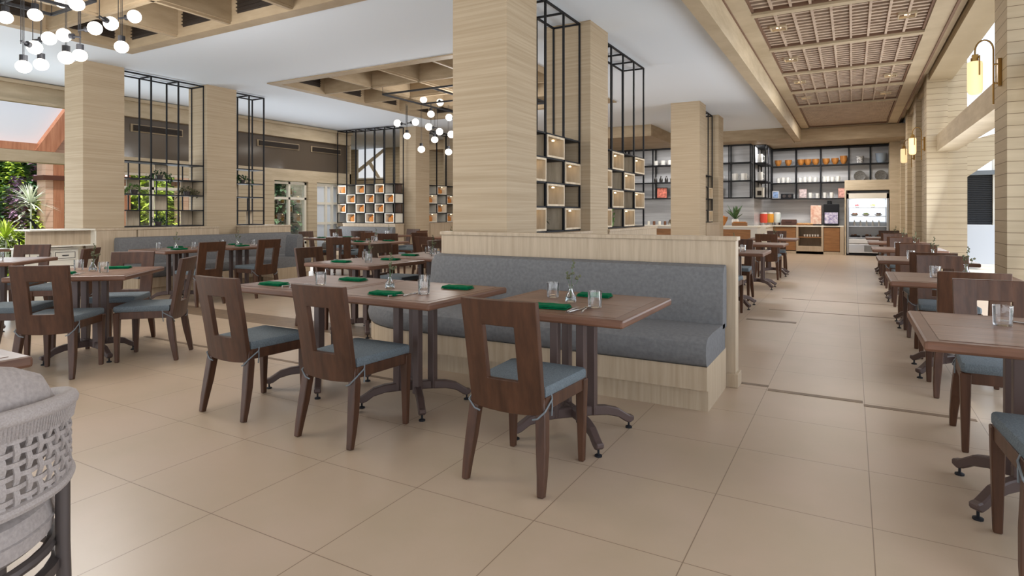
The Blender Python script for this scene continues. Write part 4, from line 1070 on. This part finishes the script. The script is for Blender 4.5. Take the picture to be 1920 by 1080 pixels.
# ------------------------------------------------------------------ garden and pavilion on the left
struct('ground_garden', MB().box(-40, -12.9, -10, 30, -.3, -.08), M_grass)
struct('ground_terrace', MB().box(1.9, 20, -10, 40, -.3, -.08), M_pave)
struct('path_behind', MB().box(-12.9, 1.9, -12, -5.2, -.3, -.02), M_pave)
t = thing('timber_pavilion', 'orange timber pavilion with white gable outside the left opening', 'building', (0, 0, 0))
c, s = math.cos(math.radians(0)), 0
gp = MB().prism([(-2.0, 2.7), (6.15, 2.7), (7.3, 4.6), (-2.0, 4.6)], -14.9, -14.8, 0)
gp.build('gable_panel', flat('pavilion_white', (220, 222, 226), .7), t)
rk_ = MB(); rk_.add([(-14.82, 6.0, 2.55), (-14.82, 6.35, 2.55), (-14.82, 7.52, 4.5), (-14.82, 7.17, 4.5), (-14.62, 6.0, 2.55), (-14.62, 6.35, 2.55), (-14.62, 7.52, 4.5), (-14.62, 7.17, 4.5)], [(0, 1, 2, 3), (4, 7, 6, 5), (0, 4, 5, 1), (1, 5, 6, 2), (2, 6, 7, 3), (3, 7, 4, 0)])
rk_.build('rake_beam', M_orange, t)
MB().box(-14.85, -14.65, -2.0, 6.1, 2.55, 2.7).build('tie_beam', M_orange, t)
MB().prism([(6.2, 2.3), (9.5, 2.3), (9.5, 4.4), (7.4, 4.4)], -14.95, -14.85, 0).build('boarding', M_pink, t)
for k, y in enumerate((6.15, 7.5, 9.1)):
    MB().box(-14.9, -14.55, y+.14, y+.34, -.1, 2.35).build('post', M_orange, t); MB().box(-14.92, -14.55, y, y+.135, -.1, 2.35).build('post', M_pink, t)
    MB().box(-14.95, -14.5, y-.06, y+.38, 1.95, 2.05).build('bracket', flat('brown_bracket', (92, 52, 36), .6), t)
def bush(name, label, cx, cy, r, h, n, mat, seed, L=.22, w=.05, z0=-.08, group='garden shrubs'):
    t = thing(name, label, 'shrub', (cx, cy, z0), 0, group); rr = random.Random(seed); m = MB()
    for k in range(n):
        a = rr.uniform(0, 6.28); zz = rr.random(); rad = r*math.sin(PI*(zz*.8+.15))*rr.uniform(.5, 1)
        leafblade(m, (rad*math.cos(a), rad*math.sin(a), zz*h), (math.cos(a)+rr.uniform(-.6, .6), math.sin(a)+rr.uniform(-.6, .6), rr.uniform(-.2, 1)), L*rr.uniform(.6, 1.3), w, .4, 3)
    m.build('foliage', mat, t)
    MB().tube([(0, 0, 0), (.03, 0, h*.6)], [.06, .03], 6).build('stem', M_tbrown, t)
spec = [(-15.2, 1.9, .7, 1.5, 'M_leafd', 'dark bush at the left end of the garden opening'), (-15.6, 2.9, .7, 1.9, 'M_leaf', 'mid green bush second from left in the garden opening'), (-14.6, 3.4, .45, 1.0, 'M_leafy', 'lime yellow low plant in the garden opening'),
        (-15.7, 3.9, .6, 1.7, 'M_leafr', 'reddish leaved bush in the garden opening'), (-15.9, 4.7, .7, 2.0, 'M_leafd', 'dark bush just left of the pavilion post'), (-14.5, 4.6, .35, .9, 'M_leafy', 'lime grassy plant near the pavilion post'),
        (-17.5, 2.0, 1.4, 3.4, 'M_leaf', 'tall green bush behind at the left of the garden'), (-17.5, 4.2, 1.4, 3.4, 'M_leafd', 'tall dark bush behind the reddish one'), (-17.6, 6.6, 1.4, 3.2, 'M_leaf', 'tall green bush behind the pavilion post'),
        (-17.2, 9.0, 1.4, 3.2, 'M_leafy', 'tall lime bush behind the lattice plants'), (-16.6, 11.2, 1.2, 2.6, 'M_leaf', 'green bush outside the garden door'), (-14.8, 7.2, .5, 1.7, 'M_leaf', 'green bush seen through the garden lattice, left'), (-14.7, 8.5, .5, 1.9, 'M_leafy', 'lime bush seen through the garden lattice, right'),
        (-15.8, 13.2, 1.2, 2.6, 'M_leafd', 'dark bush right of the garden door'), (-15.0, 10.3, .6, 1.5, 'M_leafy', 'lime bush just outside the garden door'), (-14.9, 9.8, .5, 1.4, 'M_leafd', 'dark low bush left of the garden door'),
        (-19.5, 5.5, 2.2, 4.6, 'M_leafd', 'large dark tree canopy far back in the garden'), (-19.5, 10.5, 2.2, 4.4, 'M_leaf', 'large green tree canopy far back in the garden'), (-19.5, 1.0, 2.2, 4.4, 'M_leafd', 'large dark tree canopy at the far left of the garden'), (-18.5, 15.0, 2.0, 4.0, 'M_leaf', 'large green tree canopy at the right of the garden')]
spec += [(-14.6, 2.5, .4, 1.1, 'M_leafw', 'pale variegated plant low in the garden opening'), (-15.1, 3.6, .45, 2.1, 'M_leafp', 'violet leaved plant in the middle of the garden opening'), (-15.0, 4.25, .4, 1.9, 'M_leafw', 'pale leaved plant beside the violet one'),
         (-14.9, 5.3, .45, 1.6, 'M_leafy', 'yellow green plant close to the pink post'), (-16.2, 3.3, .6, 2.6, 'M_leafy', 'yellow green shrub behind the violet plant'), (-16.3, 5.2, .6, 2.6, 'M_leafp', 'violet shrub behind the pavilion posts')]
for k, (x, y, r, h, mt, lab) in enumerate(spec):
    if y <= 5.3 and x > -17:
        y = -x/(2.74-.33*(y-1.9)/3.4); r *= .55
    elif y < 5: y += 2.6
    bush('garden_shrub', lab, x, y, r, h, int(600 if r < 1 else 2600), globals()[mt], 20+k, (.14 if r < .5 else .2) if r < 1 else .36, .032 if r < 1 else .06)
t = thing('hedge', 'tall clipped green hedge closing the garden behind the shrubs', 'hedge', (-21.5, 8, -.08))
hm = MB(); rr = random.Random(8)
for q in range(90):
    hm.ball((rr.uniform(-.3, .3), -14+q*.34, 1.6+rr.uniform(-1, 1)), 1.5+rr.uniform(-.3, .3), 8)
for q in range(90): hm.ball((rr.uniform(-.2, .4), -14+q*.34, 4.0+rr.uniform(-.6, .8)), 1.1, 8)
hm.build('core', flat('hedge_core', (96, 126, 74), .9, 0, .5, 2), t)
hl = MB()
for q in range(6000):
    hl_y = rr.uniform(-13, 16); hl_z = rr.uniform(0, 5.2)
    leafblade(hl, (1.35+rr.uniform(-.3, .5), hl_y, hl_z), (rr.uniform(.2, 1), rr.uniform(-1, 1), rr.uniform(-.5, 1)), rr.uniform(.25, .5), .06, .4, 3)
hl.build('foliage', M_leaf, t)
for k, (x, y, z, lab) in enumerate(((-14.3, 5.78, 1.25, 'white spiky dracaena with thin trunk in the garden opening'), (-14.1, 5.3, .55, 'low yellow spiky grass plant in the garden opening'))):
    t = thing('spiky_plant', lab, 'plant', (x, y, -.08)); m = MB(); rr = random.Random(50+k)
    for q in range(60):
        a = rr.uniform(0, 6.28); el = rr.uniform(-.2, 1.4)
        leafblade(m, (0, 0, z+.3), (math.cos(a)*math.cos(el), math.sin(a)*math.cos(el), math.sin(el)), .55, .014, .25, 4)
    m.build('foliage', (M_leafw, M_leafy)[k], t); MB().tube([(0, 0, 0), (.02, .01, z+.32)], [.02, .014], 6).build('trunk', M_leafw, t)
t = thing('garden_sculpture', 'black curved metal ring sculpture among the garden plants', 'sculpture', (-13.9, 5.5, -.08))
MB().tube([(0, .2*math.cos(a), 1.05+.2*math.sin(a)) for a in [(-1.9+3.6*k/20) for k in range(21)]], [.008+.02*math.sin(PI*k/20) for k in range(21)], 8).tube([(0, -.06, .86), (0, -.05, 0)], .015, 6).build('ring', M_black, t)

# ------------------------------------------------------------------ camera
cam = bpy.data.cameras.new('camera'); co = bpy.data.objects.new('camera', cam); C.objects.link(co)
co.location = (0, 0, H); co.rotation_euler = (PI/2, 0, YAW)
cam.sensor_width = 36; cam.lens = F/1920*36; cam.shift_y = -(540-HY)/1920; cam.clip_start = .02
bpy.context.scene.camera = co

# ------------------------------------------------------------------ light
w = bpy.data.worlds.new('world'); bpy.context.scene.world = w; w.use_nodes = True
nt = w.node_tree; bg = nt.nodes['Background']
tc = nt.nodes.new('ShaderNodeTexCoord'); sx = nt.nodes.new('ShaderNodeSeparateXYZ'); rp = nt.nodes.new('ShaderNodeValToRGB')
nt.links.new(tc.outputs['Generated'], sx.inputs[0])
ma = nt.nodes.new('ShaderNodeMath'); ma.operation = 'MULTIPLY_ADD'; ma.inputs[1].default_value = .5; ma.inputs[2].default_value = .5
nt.links.new(sx.outputs[2], ma.inputs[0]); nt.links.new(ma.outputs[0], rp.inputs[0])
e = rp.color_ramp.elements; e[0].position = .45; e[0].color = srgb((190, 182, 168)); e[1].position = .52; e[1].color = srgb((226, 234, 244))
e2 = rp.color_ramp.elements.new(1.0); e2.color = srgb((196, 214, 240))
nt.links.new(rp.outputs[0], bg.inputs[0]); bg.inputs[1].default_value = 2.2
def area(name, loc, sx_, sy_, power, col=(1, .93, .84), rot=(0, 0, 0)):
    l = bpy.data.lights.new(name, 'AREA'); l.shape = 'RECTANGLE'; l.size = sx_; l.size_y = sy_; l.energy = power; l.color = col
    o = bpy.data.objects.new(name, l); C.objects.link(o); o.location = loc; o.rotation_euler = rot; return o
# soft fill lamps added under coffers, ceiling and kitchen soffit; gallery follows its downlights
for (x, y) in ((-6.7, 2.1), (-6.7, 9.7)): area('coffer_fill', (x, y, CZ-.03), 4.0, 4.0, 45)
for y, p in ((1.0, 5), (5.3, 3), (9.0, 12), (12.7, 30), (17.5, 50)): area('gallery_lamp', (-.12, y, gz-.02), 1.6, 1.6, p)
for (x, y) in ((-3.6, 2.0), (-3.4+1, 10.8), (-6.5, 14.5), (-4.5, 13.5), (-11.5, 11.5), (-11.8, 14.5), (-14.5, 15)): area('ceiling_fill', (x, y, CZ-.02), .8, .8, 22)
for (x, y, p) in ((-.8, 19.9, 50), (-1.9, 19.7, 40), (-4.5, 17.9, 60)): area('kitchen_fill', (x, y, 3.28), 1.2, .5, p, (1, .97, .94))
for (x, y, z) in ((-6.6, 3.0, 2.7), (-6.5, 9.8, 2.7)):
    l = bpy.data.lights.new('chandelier_light', 'POINT'); l.energy = 160; l.color = (1, .97, .94); l.shadow_soft_size = .5
    o = bpy.data.objects.new('chandelier_light', l); C.objects.link(o); o.location = (x, y, z)
area('fridge_fill', (.4, 20.9, 1.7), .9, .2, 7, (.95, .98, 1), (math.radians(20), 0, 0))  # lamp added to brighten the food on the shelves
sl = bpy.data.lights.new('sun', 'SUN'); sl.energy = 4.5; sl.angle = .05; sl.color = (1, .97, .92)
so = bpy.data.objects.new('sun', sl); C.objects.link(so); so.rotation_euler = (math.radians(6), math.radians(14), 0)
# area lamps added along the open sides, tilted up to lift the ceiling
DAY = (.9, .95, 1)
def side_fill(x, y, z, w_, h_, p, side): area('daylight_fill', (x, y, z), w_, h_, p, DAY, (math.radians(98 if side < 0 else 106), 0, -PI/2 if side < 0 else PI/2))
side_fill(-12.45, 4.0, 1.2, 5.0, 2.0, 110, -1); side_fill(-12.45, 10.0, 1.15, 5.5, 1.9, 100, -1); side_fill(-12.45, -1.8, 1.2, 5.5, 2.0, 130, -1)
side_fill(1.34, 10.5, 1.15, 5.6, 1.7, 100, 1); side_fill(1.34, 3.0, 1.15, 7.0, 1.7, 66, 1); side_fill(1.34, -3, 1.3, 3.0, 2.1, 60, 1)
area('daylight_fill', (-5.6, -4.9, 1.5), 12.0, 2.2, 130, DAY, (math.radians(94), 0, 0))  # fill lamp added behind the camera to lighten faces turned to it
sc = bpy.context.scene
sc.view_settings.view_transform = 'Standard'; sc.view_settings.look = 'None'; sc.view_settings.gamma = 1; sc.view_settings.exposure = 0
sc.view_settings.use_curve_mapping = False
